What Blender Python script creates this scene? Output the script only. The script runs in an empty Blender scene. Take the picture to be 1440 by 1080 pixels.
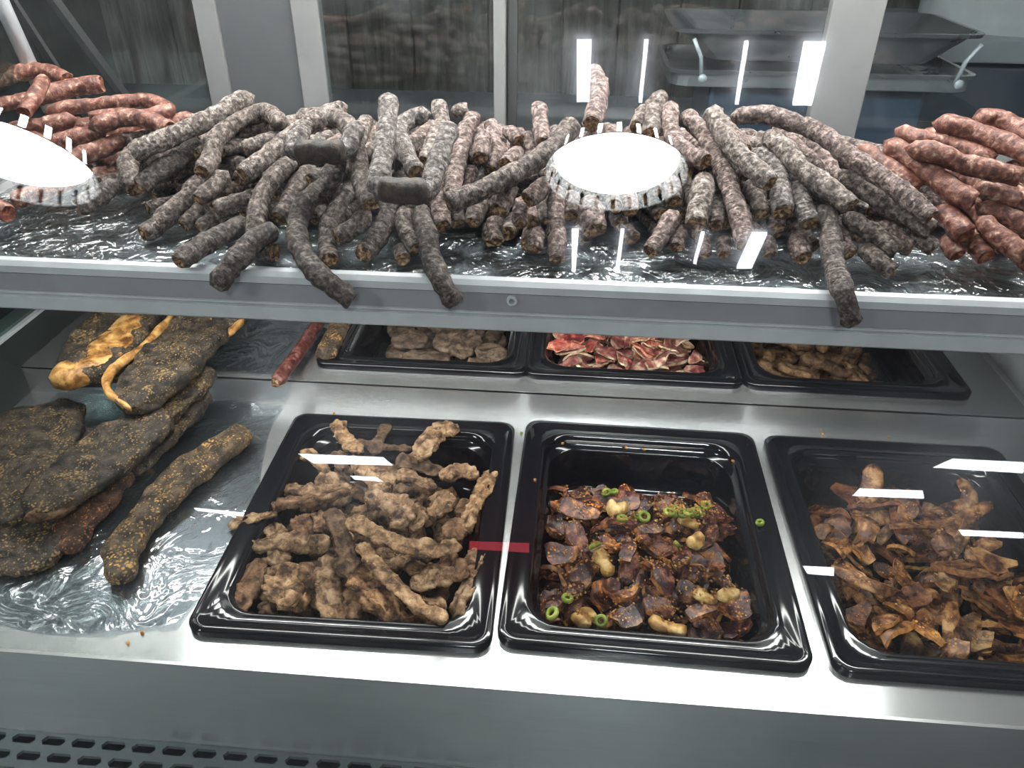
import bpy, bmesh, math, random
import numpy as np
from mathutils import Vector, Matrix, noise as mnoise
random.seed(7); rng = np.random.default_rng(7)
SC = bpy.context.scene; COL = SC.collection

# ------------------------------------------------------------------ camera
F_PX, PITCH, YAW, ROLL = 1090.68, 0.5760, 0.0792, 0.0072
CAM = np.array([-0.0234, -0.6092, 0.5505])
def cam_axes():
    cp, sp = math.cos(PITCH), math.sin(PITCH); cy, sy = math.cos(YAW), math.sin(YAW)
    fw = np.array([-sy*cp, cy*cp, -sp]); rt = np.array([cy, sy, 0.0]); up = np.cross(rt, fw)
    cr, sr = math.cos(ROLL), math.sin(ROLL)
    return cr*rt + sr*up, -sr*rt + cr*up, fw
RT, UP, FW = cam_axes()
def ray(x, y): return FW + RT*(x-720)/F_PX - UP*(y-540)/F_PX
def onz(x, y, z): d = ray(x, y); return CAM + d*(z-CAM[2])/d[2]
def ony(x, y, Y): d = ray(x, y); return CAM + d*(Y-CAM[1])/d[1]
def onx(x, y, X): d = ray(x, y); return CAM + d*(X-CAM[0])/d[0]

cam = bpy.data.cameras.new('camera'); camo = bpy.data.objects.new('camera', cam); COL.objects.link(camo)
camo.matrix_world = Matrix(((RT[0], UP[0], -FW[0], CAM[0]), (RT[1], UP[1], -FW[1], CAM[1]), (RT[2], UP[2], -FW[2], CAM[2]), (0, 0, 0, 1)))
cam.sensor_fit = 'HORIZONTAL'; cam.sensor_width = 36.0; cam.lens = 36.0*F_PX/1440.0; cam.clip_start = 0.01
SC.camera = camo
# ------------------------------------------------------------------ world, exposure
w = bpy.data.worlds.new('shop_ambient'); SC.world = w; w.use_nodes = True
w.node_tree.nodes['Background'].inputs[0].default_value = (0.62, 0.68, 0.72, 1)
w.node_tree.nodes['Background'].inputs[1].default_value = 0.0
SC.view_settings.view_transform = 'Standard'; SC.view_settings.look = 'None'
SC.view_settings.exposure = 0.0; SC.view_settings.gamma = 1.0; SC.view_settings.use_curve_mapping = False
SC.cycles.use_denoising = True
SC.cycles.transparent_max_bounces = 24; SC.cycles.max_bounces = 10
E_TUBE, E_SHELF_TUBE, E_BAY, E_PANEL = 46.0, 30.0, 85.0, 16.0

# ------------------------------------------------------------------ helpers
def link(o, parent=None):
    COL.objects.link(o)
    if parent is not None: o.parent = parent
    return o
def tag(o, label=None, cat=None, group=None, kind=None):
    if label: o['label'] = label
    if cat: o['category'] = cat
    if group: o['group'] = group
    if kind: o['kind'] = kind
    return o
def empty(name, loc=(0, 0, 0)):
    o = bpy.data.objects.new(name, None); o.location = loc; o.empty_display_size = .02; return link(o)
def mesh_obj(name, verts, faces, mat, parent=None, uv=None, smooth=True, origin=None):
    """verts in world space; origin shifts the object's own origin; a parented mesh is stored relative to its parent."""
    verts = np.asarray(verts, float); org = np.zeros(3) if origin is None else np.asarray(origin, float)
    me = bpy.data.meshes.new(name); me.from_pydata((verts-org).tolist(), [], faces)
    if uv is not None:
        l = me.uv_layers.new(name='uv'); idx = np.empty(len(me.loops), dtype=np.int32); me.loops.foreach_get('vertex_index', idx)
        l.data.foreach_set('uv', np.asarray(uv, np.float32)[idx].ravel())
    if mat: me.materials.append(mat)
    if smooth: me.polygons.foreach_set('use_smooth', [True]*len(me.polygons))
    me.update()
    o = bpy.data.objects.new(name, me); link(o, parent)
    o.location = org - (np.array(parent.location) if parent is not None else 0)
    return o
class MB:
    def __init__(s): s.v = []; s.f = []
    def add(s, v, f):
        n = len(s.v); s.v += [tuple(p) for p in v]; s.f += [[i+n for i in q] for q in f]; return s
    def box(s, x0, x1, y0, y1, z0, z1):
        v = [(x, y, z) for x in (x0, x1) for y in (y0, y1) for z in (z0, z1)]
        return s.add(v, [(0, 1, 3, 2), (4, 6, 7, 5), (0, 4, 5, 1), (2, 3, 7, 6), (0, 2, 6, 4), (1, 5, 7, 3)])
    def extrude_x(s, prof, x0, x1, closed=True):
        n = len(prof); v = [(x0, y, z) for y, z in prof] + [(x1, y, z) for y, z in prof]
        f = [(i, (i+1) % n, n+(i+1) % n, n+i) for i in range(n if closed else n-1)]
        if closed: f += [list(range(n))[::-1], list(range(n, 2*n))]
        return s.add(v, f)
    def tube(s, pts, r, seg=10):
        v, f, _ = tube_geo(np.array(pts, float), np.full(len(pts), r), np.full(len(pts), r), seg=seg, cap=True); return s.add(v, f)
    def build(s, name, mat, parent=None, smooth=False, bevel=0.0, origin=None):
        o = mesh_obj(name, s.v, s.f, mat, parent, smooth=smooth, origin=origin)
        bm = bmesh.new(); bm.from_mesh(o.data); bmesh.ops.recalc_face_normals(bm, faces=bm.faces)
        if bevel: bmesh.ops.bevel(bm, geom=list(bm.edges), offset=bevel, segments=2, profile=.5, affect='EDGES', clamp_overlap=True)
        bm.to_mesh(o.data); bm.free(); return o

def catmull(P, n):
    P = np.asarray(P, float)
    if len(P) == 2: P = np.array([P[0], (P[0]+P[1])/2, P[1]])
    Q = np.vstack([2*P[0]-P[1], P, 2*P[-1]-P[-2]]); out = []
    seg = len(P)-1
    for t in np.linspace(0, seg, 12*seg+1):
        i = min(int(t), seg-1); u = t-i; a, b, c, d = Q[i:i+4]
        out.append(.5*((2*b)+(-a+c)*u+(2*a-5*b+4*c-d)*u*u+(-a+3*b-3*c+d)*u**3))
    out = np.array(out); L = np.r_[0, np.cumsum(np.linalg.norm(np.diff(out, axis=0), axis=1))]
    s = np.linspace(0, L[-1], n)
    return np.stack([np.interp(s, L, out[:, k]) for k in range(out.shape[1])], 1), L[-1]

def tube_geo(P, ra, rb, seg=12, cap=True, upv=(0, 0, 1), bump=0.0, freq=60.0, seed=0.0, power=2.0, twist=0.0, ridge=0.0):
    """swept superellipse: ra = half width (sideways), rb = half thickness (along up)."""
    n = len(P); T = np.gradient(P, axis=0); T /= np.linalg.norm(T, axis=1)[:, None]+1e-12
    up = np.array(upv, float); V = []; UV = []; s = 0.0
    side0 = None
    for i in range(n):
        sd = np.cross(T[i], up)
        if side0 is not None and np.linalg.norm(sd) < .25: sd = side0 - T[i]*(side0@T[i])
        sd /= np.linalg.norm(sd)+1e-12
        if side0 is not None and sd@side0 < 0: sd = -sd
        side0 = sd; nn = np.cross(sd, T[i])
        if twist: c, q = math.cos(twist*i/n), math.sin(twist*i/n); sd, nn = sd*c+nn*q, nn*c-sd*q
        if i: s += np.linalg.norm(P[i]-P[i-1])
        for k in range(seg):
            a = 2*math.pi*k/seg; c, q = math.cos(a), math.sin(a)
            x = math.copysign(abs(c)**(2/power), c)*ra[i]; y = math.copysign(abs(q)**(2/power), q)*rb[i]
            p = P[i]+sd*x+nn*y
            if bump:
                b = mnoise.noise(Vector((p*freq+seed).tolist()))+.5*mnoise.noise(Vector((p*freq*2.3+seed+7).tolist()))+.25*mnoise.noise(Vector((p*freq*5.1+seed+3).tolist()))
                if ridge: b += ridge*(mnoise.noise(Vector((c*1.9+seed, q*1.9, s*28)))-.8*abs(mnoise.noise(Vector((c*3.3, q*3.3+seed, s*16)))))
                p = p+(sd*c+nn*q)*b*bump
            V.append(p); UV.append((k/seg, s))
    Fc = [(i*seg+k, i*seg+(k+1) % seg, (i+1)*seg+(k+1) % seg, (i+1)*seg+k) for i in range(n-1) for k in range(seg)]
    if cap:
        V += [P[0], P[-1]]; UV += [(0, 0), (0, s)]; a, b = n*seg, n*seg+1
        Fc += [(a, (k+1) % seg, k) for k in range(seg)] + [(b, (n-1)*seg+k, (n-1)*seg+(k+1) % seg) for k in range(seg)]
    return np.array(V), Fc, np.array(UV)

# ------------------------------------------------------------------ materials
def new_mat(name):
    m = bpy.data.materials.new(name); m.use_nodes = True; nt = m.node_tree
    return m, nt, nt.nodes['Principled BSDF']
def N(nt, t, **kw):
    n = nt.nodes.new(t)
    for k, v in kw.items(): setattr(n, k, v)
    return n
def coords(nt, mode='Object', rand=True):
    tc = N(nt, 'ShaderNodeTexCoord'); out = tc.outputs[mode]
    if rand:
        oi = N(nt, 'ShaderNodeObjectInfo'); mu = N(nt, 'ShaderNodeMath', operation='MULTIPLY'); mu.inputs[1].default_value = 37.0
        nt.links.new(oi.outputs['Random'], mu.inputs[0]); ad = N(nt, 'ShaderNodeVectorMath', operation='ADD')
        nt.links.new(out, ad.inputs[0]); nt.links.new(mu.outputs[0], ad.inputs[1]); out = ad.outputs[0]
    return out
def noise_tex(nt, vec, scale, detail=4, rough=.6, dist=0.0):
    n = N(nt, 'ShaderNodeTexNoise'); n.inputs['Scale'].default_value = scale; n.inputs['Detail'].default_value = detail
    n.inputs['Roughness'].default_value = rough; n.inputs['Distortion'].default_value = dist; nt.links.new(vec, n.inputs['Vector']); return n.outputs['Fac']
def ramp(nt, fac, stops):
    r = N(nt, 'ShaderNodeValToRGB'); e = r.color_ramp.elements
    while len(e) < len(stops): e.new(.5)
    for el, (p, c) in zip(e, stops): el.position = p; el.color = (*c, 1) if len(c) == 3 else c
    nt.links.new(fac, r.inputs[0]); return r.outputs[0]
def mix(nt, fac, a, b, mode='MIX'):
    m = N(nt, 'ShaderNodeMix', data_type='RGBA', blend_type=mode)
    for s, v in ((0, fac), (6, a), (7, b)):
        if hasattr(v, 'is_linked') or hasattr(v, 'links'): nt.links.new(v, m.inputs[s])
        else: m.inputs[s].default_value = v if s == 0 else (*v, 1)
    return m.outputs[2]
def bump(nt, bs, h, strength, dist):
    b = N(nt, 'ShaderNodeBump'); b.inputs['Strength'].default_value = strength; b.inputs['Distance'].default_value = dist
    nt.links.new(h, b.inputs['Height']); nt.links.new(b.outputs[0], bs.inputs['Normal']); return b
def simple(name, col, rough=.5, metal=0.0, spec=.5):
    m, nt, b = new_mat(name); b.inputs['Base Color'].default_value = (*col, 1); b.inputs['Roughness'].default_value = rough
    b.inputs['Metallic'].default_value = metal; b.inputs['Specular IOR Level'].default_value = spec
    v = coords(nt, rand=False); nt.links.new(ramp(nt, noise_tex(nt, v, 25), [(.3, [c*.9 for c in col]), (.7, [min(1, c*1.08) for c in col])]), b.inputs['Base Color'])
    return m
def emit(name, col, strength):
    m, nt, b = new_mat(name); b.inputs['Base Color'].default_value = (.8, .8, .8, 1)
    b.inputs['Emission Color'].default_value = (*col, 1); b.inputs['Emission Strength'].default_value = strength; return m
def steel(name, col=.60, rough=.30, aniso=.75, metal=1.0):
    m, nt, b = new_mat(name); b.inputs['Metallic'].default_value = metal
    tc = N(nt, 'ShaderNodeTexCoord'); mp = N(nt, 'ShaderNodeMapping'); mp.inputs['Scale'].default_value = (2, 260, 260)
    nt.links.new(tc.outputs['Object'], mp.inputs[0]); f = noise_tex(nt, mp.outputs[0], 4.0, 3)
    sm = noise_tex(nt, tc.outputs['Object'], 9.0, 5, .65)
    c1 = ramp(nt, f, [(.3, (col*.94, col*.96, col*.96)), (.7, (col*1.05,)*3)])
    nt.links.new(mix(nt, .25, c1, ramp(nt, sm, [(.35, (col*.75, col*.78, col*.78)), (.65, (col*1.1,)*3)])), b.inputs['Base Color'])
    rr = N(nt, 'ShaderNodeMapRange'); rr.inputs['To Min'].default_value = rough*.8; rr.inputs['To Max'].default_value = rough*1.25
    nt.links.new(sm, rr.inputs[0]); nt.links.new(rr.outputs[0], b.inputs['Roughness'])
    b.inputs['Anisotropic'].default_value = aniso
    tg = N(nt, 'ShaderNodeCombineXYZ'); tg.inputs[1].default_value = .9; tg.inputs[2].default_value = .44; nt.links.new(tg.outputs[0], b.inputs['Tangent'])
    bump(nt, b, f, .04, .0005); return m
def glass_mat(name, tint=(.97, .99, .985), base=.042, rough=0.0, smear=0.0):
    m = bpy.data.materials.new(name); m.use_nodes = True; nt = m.node_tree; nt.nodes.remove(nt.nodes['Principled BSDF'])
    out = nt.nodes['Material Output']; tr = N(nt, 'ShaderNodeBsdfTransparent'); tr.inputs[0].default_value = (*tint, 1)
    gl = N(nt, 'ShaderNodeBsdfGlossy'); gl.inputs['Roughness'].default_value = rough; gl.inputs[0].default_value = (1, 1, 1, 1)
    lw = N(nt, 'ShaderNodeLayerWeight'); lw.inputs[0].default_value = .5
    pw = N(nt, 'ShaderNodeMath', operation='POWER'); pw.inputs[1].default_value = 5.0; nt.links.new(lw.outputs['Facing'], pw.inputs[0])
    ma = N(nt, 'ShaderNodeMath', operation='MULTIPLY_ADD'); ma.inputs[1].default_value = 1-base; ma.inputs[2].default_value = base; nt.links.new(pw.outputs[0], ma.inputs[0])
    ms = N(nt, 'ShaderNodeMixShader'); nt.links.new(ma.outputs[0], ms.inputs[0]); nt.links.new(tr.outputs[0], ms.inputs[1]); nt.links.new(gl.outputs[0], ms.inputs[2])
    last = ms.outputs[0]
    if smear:
        v = coords(nt, rand=False); df = N(nt, 'ShaderNodeBsdfDiffuse'); df.inputs[0].default_value = (.8, .85, .87, 1)
        f = noise_tex(nt, v, 5.0, 5, .6); mr = N(nt, 'ShaderNodeMapRange'); mr.inputs['From Min'].default_value = .45; mr.inputs['From Max'].default_value = .8
        mr.inputs['To Max'].default_value = smear; nt.links.new(f, mr.inputs[0])
        m2 = N(nt, 'ShaderNodeMixShader'); nt.links.new(mr.outputs[0], m2.inputs[0]); nt.links.new(last, m2.inputs[1]); nt.links.new(df.outputs[0], m2.inputs[2]); last = m2.outputs[0]
    nt.links.new(last, out.inputs[0]); return m
def film_mat(name, fs=17, bd=.010, bs_=.8):
    m = bpy.data.materials.new(name); m.use_nodes = True; nt = m.node_tree; nt.nodes.remove(nt.nodes['Principled BSDF'])
    out = nt.nodes['Material Output']; tr = N(nt, 'ShaderNodeBsdfTransparent'); tr.inputs[0].default_value = (.64, .69, .73, 1)
    gl = N(nt, 'ShaderNodeBsdfGlossy'); gl.inputs['Roughness'].default_value = .09
    v = coords(nt, rand=False); f = noise_tex(nt, v, fs, 3, .5, 1.6)
    b = N(nt, 'ShaderNodeBump'); b.inputs['Strength'].default_value = bs_; b.inputs['Distance'].default_value = bd
    nt.links.new(f, b.inputs['Height']); nt.links.new(b.outputs[0], gl.inputs['Normal'])
    lw = N(nt, 'ShaderNodeLayerWeight'); lw.inputs[0].default_value = .35; nt.links.new(b.outputs[0], lw.inputs['Normal'])
    mr = N(nt, 'ShaderNodeMapRange'); mr.inputs['To Min'].default_value = .10; mr.inputs['To Max'].default_value = .6; nt.links.new(lw.outputs['Facing'], mr.inputs[0])
    ms = N(nt, 'ShaderNodeMixShader'); nt.links.new(mr.outputs[0], ms.inputs[0]); nt.links.new(tr.outputs[0], ms.inputs[1]); nt.links.new(gl.outputs[0], ms.inputs[2])
    nt.links.new(ms.outputs[0], out.inputs[0]); return m
def meat(name, stops0, scale=90, rough=.6, speck=None, speck_scale=300, speck_cut=.12, bstr=.5, bdist=.002, tint=True, spec=.4, ring=False, sss=0.0):
    m, nt, b = new_mat(name); v = coords(nt); stops = [(.5+(p_-.52)*.55, c_) for p_, c_ in stops0]
    c = ramp(nt, noise_tex(nt, v, scale, 5, .65, .4), stops)
    if speck:
        vo = N(nt, 'ShaderNodeTexVoronoi'); vo.inputs['Scale'].default_value = speck_scale; vo.inputs['Randomness'].default_value = 1.0; nt.links.new(v, vo.inputs['Vector'])
        msk = noise_tex(nt, v, 45, 3); mt = N(nt, 'ShaderNodeMath', operation='MULTIPLY_ADD'); mt.inputs[1].default_value = -1.3; nt.links.new(msk, mt.inputs[0]); mt.inputs[2].default_value = speck_cut+.75
        lt = N(nt, 'ShaderNodeMath', operation='LESS_THAN'); nt.links.new(vo.outputs['Distance'], lt.inputs[0]); nt.links.new(mt.outputs[0], lt.inputs[1])
        sc = ramp(nt, noise_tex(nt, v, speck_scale*.6, 2), [(.35, speck[0]), (.65, speck[1])]); c = mix(nt, lt.outputs[0], c, sc)
    if tint:
        oi = N(nt, 'ShaderNodeObjectInfo'); c = mix(nt, 1.0, c, oi.outputs['Color'], 'MULTIPLY')
    nt.links.new(c, b.inputs['Base Color']); b.inputs['Roughness'].default_value = rough; b.inputs['Specular IOR Level'].default_value = spec
    h = noise_tex(nt, v, scale*2.2, 5, .7)
    if ring:
        uvn = N(nt, 'ShaderNodeTexCoord'); mp = N(nt, 'ShaderNodeMapping'); mp.inputs['Scale'].default_value = (2.5, 260, 1); nt.links.new(uvn.outputs['UV'], mp.inputs[0])
        r = noise_tex(nt, mp.outputs[0], 1.0, 3, .6, .8); ad = N(nt, 'ShaderNodeMath', operation='MULTIPLY_ADD'); ad.inputs[1].default_value = 1.3
        nt.links.new(r, ad.inputs[0]); nt.links.new(h, ad.inputs[2]); h = ad.outputs[0]
    bump(nt, b, h, bstr, bdist); return m

M = {}
M['deck'] = steel('brushed_steel_deck', .60, .24, .9, .86)
M['panel'] = steel('brushed_steel_panel', .60, .30, .6, .86)
M['alu'] = simple('satin_aluminium', (.52, .54, .56), .38, .2)
M['post'] = simple('grey_anodised_frame', (.14, .14, .14), .45, .1)
M['frost'] = simple('grey_frosted_panel', (.055, .057, .061), .4)
M['lip_dark'] = simple('grey_ticket_strip', (.29, .285, .31), .42, .1)
M['glass'] = glass_mat('front_glass_pane', smear=.010)
M['rglass'] = glass_mat('rear_glass_pane', (.90, .93, .94), .05, smear=.05)
M['sglass'] = glass_mat('side_glass_pane', (.55, .63, .60), .05)
M['film'] = film_mat('clear_plastic_film')
M['sfilm'] = film_mat('crumpled_shelf_film', 24, .024, 1.0)
M['black'] = simple('black_gloss_plastic', (.006, .006, .008), .09)
M['rubber'] = simple('black_rubber', (.02, .022, .022), .6)
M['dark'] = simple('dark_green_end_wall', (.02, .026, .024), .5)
M['grille'] = simple('grey_painted_grille', (.13, .15, .15), .4, .5)
M['white'] = simple('white_enamel', (.78, .78, .77), .45)
M['tube'] = emit('canopy_tube_light', (1, .985, .96), E_TUBE)
M['stube'] = emit('shelf_tube_light', (1, .98, .95), E_SHELF_TUBE)
M['bay'] = emit('bay_lamp_light', (.95, .98, 1), E_BAY)
M['panel_l'] = emit('ceiling_panel_light', (.90, .92, 1), E_PANEL)
M['redsign'] = emit('red_sign_light', (1, .06, .10), 3.0)
M['wors'] = meat('dark_dried_sausage_skin', [(.28, (.030, .021, .018)), (.46, (.11, .085, .075)), (.62, (.24, .20, .18)), (.84, (.50, .45, .415))], 210, .62, bstr=.9, bdist=.003, ring=True)
M['redwors'] = meat('red_dried_sausage_skin', [(.3, (.055, .016, .011)), (.5, (.15, .050, .034)), (.66, (.26, .12, .085)), (.84, (.50, .36, .29))], 140, .36, bstr=.55, bdist=.002, ring=True)
M['cut'] = meat('coarse_cut_sausage_end', [(.3, (.030, .014, .008)), (.48, (.18, .085, .04)), (.6, (.40, .23, .115)), (.75, (.66, .48, .30))], 210, .65, bstr=1.0, bdist=.004)
M['redcut'] = meat('dark_red_cut_sausage_end', [(.3, (.05, .008, .006)), (.55, (.17, .035, .02)), (.75, (.40, .18, .08))], 190, .5, bstr=.8, bdist=.003)
M['slab'] = meat('spiced_dark_biltong', [(.3, (.012, .010, .008)), (.55, (.045, .035, .028)), (.75, (.095, .07, .05))], 70, .5, ((.10, .06, .022), (.36, .23, .085)), 340, .20, 1.0, .004)
M['plainmeat'] = meat('grey_brown_dried_meat', [(.3, (.045, .028, .019)), (.5, (.13, .085, .058)), (.72, (.27, .19, .13))], 70, .5, bstr=.8, bdist=.003)
M['bend'] = meat('dark_pressed_bend', [(.3, (.010, .006, .005)), (.55, (.035, .022, .016)), (.8, (.10, .065, .04))], 90, .55, bstr=.7, bdist=.003)
M['fat'] = meat('yellow_dried_fat', [(.3, (.09, .035, .010)), (.5, (.36, .17, .045)), (.7, (.62, .38, .14))], 50, .45, bstr=.4)
M['chunk'] = meat('coarse_tan_biltong', [(.28, (.045, .022, .012)), (.45, (.20, .115, .060)), (.6, (.38, .24, .14)), (.80, (.60, .44, .29))], 85, .6, ((.28, .15, .05), (.50, .33, .16)), 260, .06, .9, .004)
M['slice'] = meat('glossy_maroon_biltong', [(.3, (.014, .005, .006)), (.5, (.055, .020, .018)), (.64, (.13, .055, .036)), (.84, (.36, .20, .08))], 75, .22, ((.30, .12, .02), (.5, .28, .06)), 280, .08, .5, .0025, spec=.6)
M['slice3'] = meat('orange_brown_biltong', [(.3, (.035, .014, .007)), (.47, (.125, .056, .026)), (.6, (.26, .135, .055)), (.80, (.48, .31, .14))], 65, .26, ((.35, .15, .03), (.6, .36, .10)), 260, .06, .6, .003, spec=.5)
M['slicer'] = meat('pink_red_biltong', [(.3, (.09, .022, .020)), (.46, (.27, .075, .065)), (.58, (.42, .20, .15)), (.72, (.66, .52, .38))], 60, .45, bstr=.5, bdist=.003)
M['crust'] = meat('spiced_orange_crust', [(.3, (.09, .035, .010)), (.5, (.27, .115, .03)), (.7, (.48, .25, .075))], 110, .4, bstr=.7, bdist=.003)
M['crustd'] = meat('dark_spiced_crust', [(.3, (.02, .010, .007)), (.5, (.10, .040, .018)), (.7, (.34, .16, .04))], 110, .35, bstr=.7, bdist=.003)
M['fatrim'] = meat('white_fat_rim', [(.3, (.22, .10, .05)), (.5, (.48, .33, .2)), (.7, (.75, .64, .48))], 90, .45)
M['fatbit'] = meat('pale_fat_piece', [(.3, (.20, .09, .025)), (.5, (.45, .26, .075)), (.75, (.70, .52, .24))], 60, .3, bstr=.4)
M['chilli'] = meat('green_chilli', [(.3, (.07, .12, .012)), (.6, (.20, .26, .03)), (.8, (.40, .40, .10))], 80, .3, bstr=.2)
M['seed'] = meat('orange_spice_crumb', [(.3, (.24, .09, .015)), (.6, (.45, .22, .05)), (.8, (.62, .42, .15))], 120, .5)
M['wood'] = None
M['pan'] = steel('scale_pan_steel', .46, .28, .2, .85)
M['navy'] = simple('navy_scale_body', (.035, .055, .085), .35)
M['floor'] = simple('grey_shop_floor', (.24, .24, .24), .4)
M['wallp'] = simple('dark_counter_laminate', (.06, .062, .066), .7)
M['room'] = simple('grey_shop_wall', (.42, .42, .42), .7)
M['ceil'] = simple('grey_shop_ceiling', (.36, .36, .37), .8)
def wood():
    m, nt, b = new_mat('weathered_dark_wood'); v = coords(nt); mp = N(nt, 'ShaderNodeMapping'); mp.inputs['Scale'].default_value = (22, 22, 2.2)
    nt.links.new(v, mp.inputs[0]); c = ramp(nt, noise_tex(nt, mp.outputs[0], 2.2, 8, .7, .8), [(.3, (.018, .014, .011)), (.5, (.085, .072, .058)), (.68, (.17, .155, .135)), (.85, (.26, .25, .235))])
    nt.links.new(c, b.inputs['Base Color']); b.inputs['Roughness'].default_value = .6; return m
M['wood'] = wood()

# ------------------------------------------------------------------ the room
XL, XR = -6.5, 6.5
def struct(name, o): o['kind'] = 'structure'; o.name = name; return o
struct('floor', MB().box(XL, XR, -9, 2.2, -.95, -.90).build('floor', M['floor']))
struct('ceiling', MB().box(XL, XR, -9, 2.2, 2.60, 2.65).build('ceiling', M['ceil']))
struct('wall_left', MB().box(XL-.05, XL, -9, 2.2, -.9, 2.6).build('wall_left', M['room']))
struct('wall_right', MB().box(XR, XR+.05, -9, 2.2, -.9, 2.6).build('wall_right', M['room']))
struct('wall_front', MB().box(XL, XR, -9.05, -9, -.9, 2.6).build('wall_front', M['room']))
wb = struct('wall_back', MB().box(XL, XR, 1.56, 1.6, -.9, 2.6).build('wall_back', M['wallp']))
x = -2.0
while x < 2.0:                                            # vertical timber boards on the wall behind the counter
    wd = random.uniform(.13, .2); d = random.uniform(.012, .02)
    MB().box(x+.002, x+wd-.002, 1.56-d, 1.56, -.3, 1.4).build('plank', M['wood'], wb, bevel=.002); x += wd

# ------------------------------------------------------------------ the display case
DF, DB, UD, SY, SZ = -.216, .162, .038, .03, .243         # deck front, riser, upper deck height, shelf front, shelf top
CX0, CX1 = -.70, .515
case = empty('display_case', (0, 0, -.9))
tag(case, 'long stainless steel refrigerated display case with slanted glass and an upper shelf', 'display case')
MB().box(CX0, 1.0, DF, DB, -.02, 0).build('lower_deck', M['deck'], case)
MB().box(CX0, 1.0, DB, DB+.004, 0, UD-.001).build('riser', M['deck'], case)
MB().box(CX0, CX1, DB, .545, UD-.012, UD).build('upper_deck', M['deck'], case)
MB().box(CX1+.05, CX1+.075, DB, .545, .0, UD+.012).build('side_rail', M['alu'], case)
MB().box(CX1, 1.0, DB+.005, .545, -.02, .0).build('side_well', M['panel'], case)
MB().box(-1.2, 1.2, DF-.003, DF, -.116, .0005).build('front_panel', M['panel'], case)
MB().box(-1.2, 1.2, -.44, .66, -.9, -.19).build('cabinet_base', M['grille'], case)
MB().box(-1.2, 1.2, -.43, DF, -.189, -.185).build('drip_tray', M['panel'], case)
MB().box(-1.2, 1.2, -.44, -.425, -.19, -.10).build('front_sill', M['alu'], case, bevel=.002)
# air grille: a perforated sheet, every slot a real hole
g = MB(); gz = -.113
def slot_tile(cx, cy, pw, ph, sw, sh):
    out = [(cx+sx*pw/2, cy+sy*ph/2) for sx, sy in ((-1, -1), (0, -1), (1, -1), (1, 0), (1, 1), (0, 1), (-1, 1), (-1, 0))]
    inn = [(cx-sw/2+sh*.35, cy-sh/2), (cx, cy-sh/2), (cx+sw/2-sh*.35, cy-sh/2), (cx+sw/2, cy), (cx+sw/2-sh*.35, cy+sh/2), (cx, cy+sh/2), (cx-sw/2+sh*.35, cy+sh/2), (cx-sw/2, cy)]
    v = [(a, b, gz) for a, b in out]+[(a, b, gz) for a, b in inn]+[(a, b, gz-.004) for a, b in inn]
    f = [(i, (i+1) % 8, 8+(i+1) % 8, 8+i) for i in range(8)]+[(8+i, 8+(i+1) % 8, 16+(i+1) % 8, 16+i) for i in range(8)]
    g.add(v, f)
for r_ in range(12):
    for c_ in range(58):
        slot_tile(-.90+c_*.0285+(.01425 if r_ % 2 else 0), DF-.004-.0075-r_*.0155, .0285, .0155, .0225, .0085)
gr = g.build('air_grille', M['grille'], case)
# upper shelf with its price rail
sh = MB().box(-1.0, 1.0, SY+.004, .50, SZ-.006, SZ).build('shelf', M['panel'], case)
RZ, RB = .2475, .196
prof = [(SY+.004, RZ), (SY-.002, RZ-.001), (SY-.006, RZ-.005), (SY-.006, RZ-.012), (SY-.002, RZ-.0135), (SY-.002, RB+.019), (SY-.004, RB+.018), (SY-.004, RB+.0165), (SY-.0015, RB+.0155), (SY-.0065, RB+.0145), (SY-.0065, RB+.002), (SY-.0045, RB), (SY+.004, RB)]
rail = MB().extrude_x(prof, -1.0, 1.0).build('price_rail', M['alu'], case)
MB().box(-1.0, 1.0, SY-.0032, SY-.0018, RB+.0195, RZ-.0138).build('ticket_strip', M['lip_dark'], case)
p = ony(720, 422, SY-.004)
sr = [[(p[0]+r_*math.cos(a), p[1]-d_, p[2]+r_*math.sin(a)) for a in np.linspace(0, 2*math.pi, 18, endpoint=False)] for r_, d_ in ((.0052, -.002), (.0052, .0022), (.0046, .003), (.0026, .003), (.0024, -.0018))]
mesh_obj('screw', [q for r_ in sr for q in r_], [(i*18+k, i*18+(k+1) % 18, (i+1)*18+(k+1) % 18, (i+1)*18+k) for i in range(4) for k in range(18)]+[list(range(72, 90))], M['alu'], case, smooth=False)
# lamp tubes of the case
def tube_lamp(name, x0, x1, y, z, r, mat):
    MB().box(x0-.02, x1+.02, y-r*1.3, y+r*1.3, z+r*.75, z+r*1.6).build(name.replace('_offscreen', '')+'_housing', M['white'], case)
    MB().tube([(x0, y, z), (x1, y, z)], r, 14).build(name, mat, case, smooth=True)
tube_lamp('canopy_light_offscreen', -.66, .53, .285, .655, .034, M['tube'])
tube_lamp('shelf_light', -.62, .30, SY+.024, SZ-.024, .010, M['stube'])
MB().box(-1.2, 1.2, .07, .62, .71, .76).build('canopy', M['white'], case, bevel=.004)
# slanted front glass
BETA = math.radians(25); GY, GZ = -.415, -.185
def gpt(z, off=0): return GY+(z-GZ)*math.tan(BETA)+off
gz1 = .72
MB().extrude_x([(gpt(GZ), GZ), (gpt(gz1), gz1), (gpt(gz1, .006), gz1), (gpt(GZ, .006), GZ)], -1.15, 1.15).build('front_glass', M['glass'], case)
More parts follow.
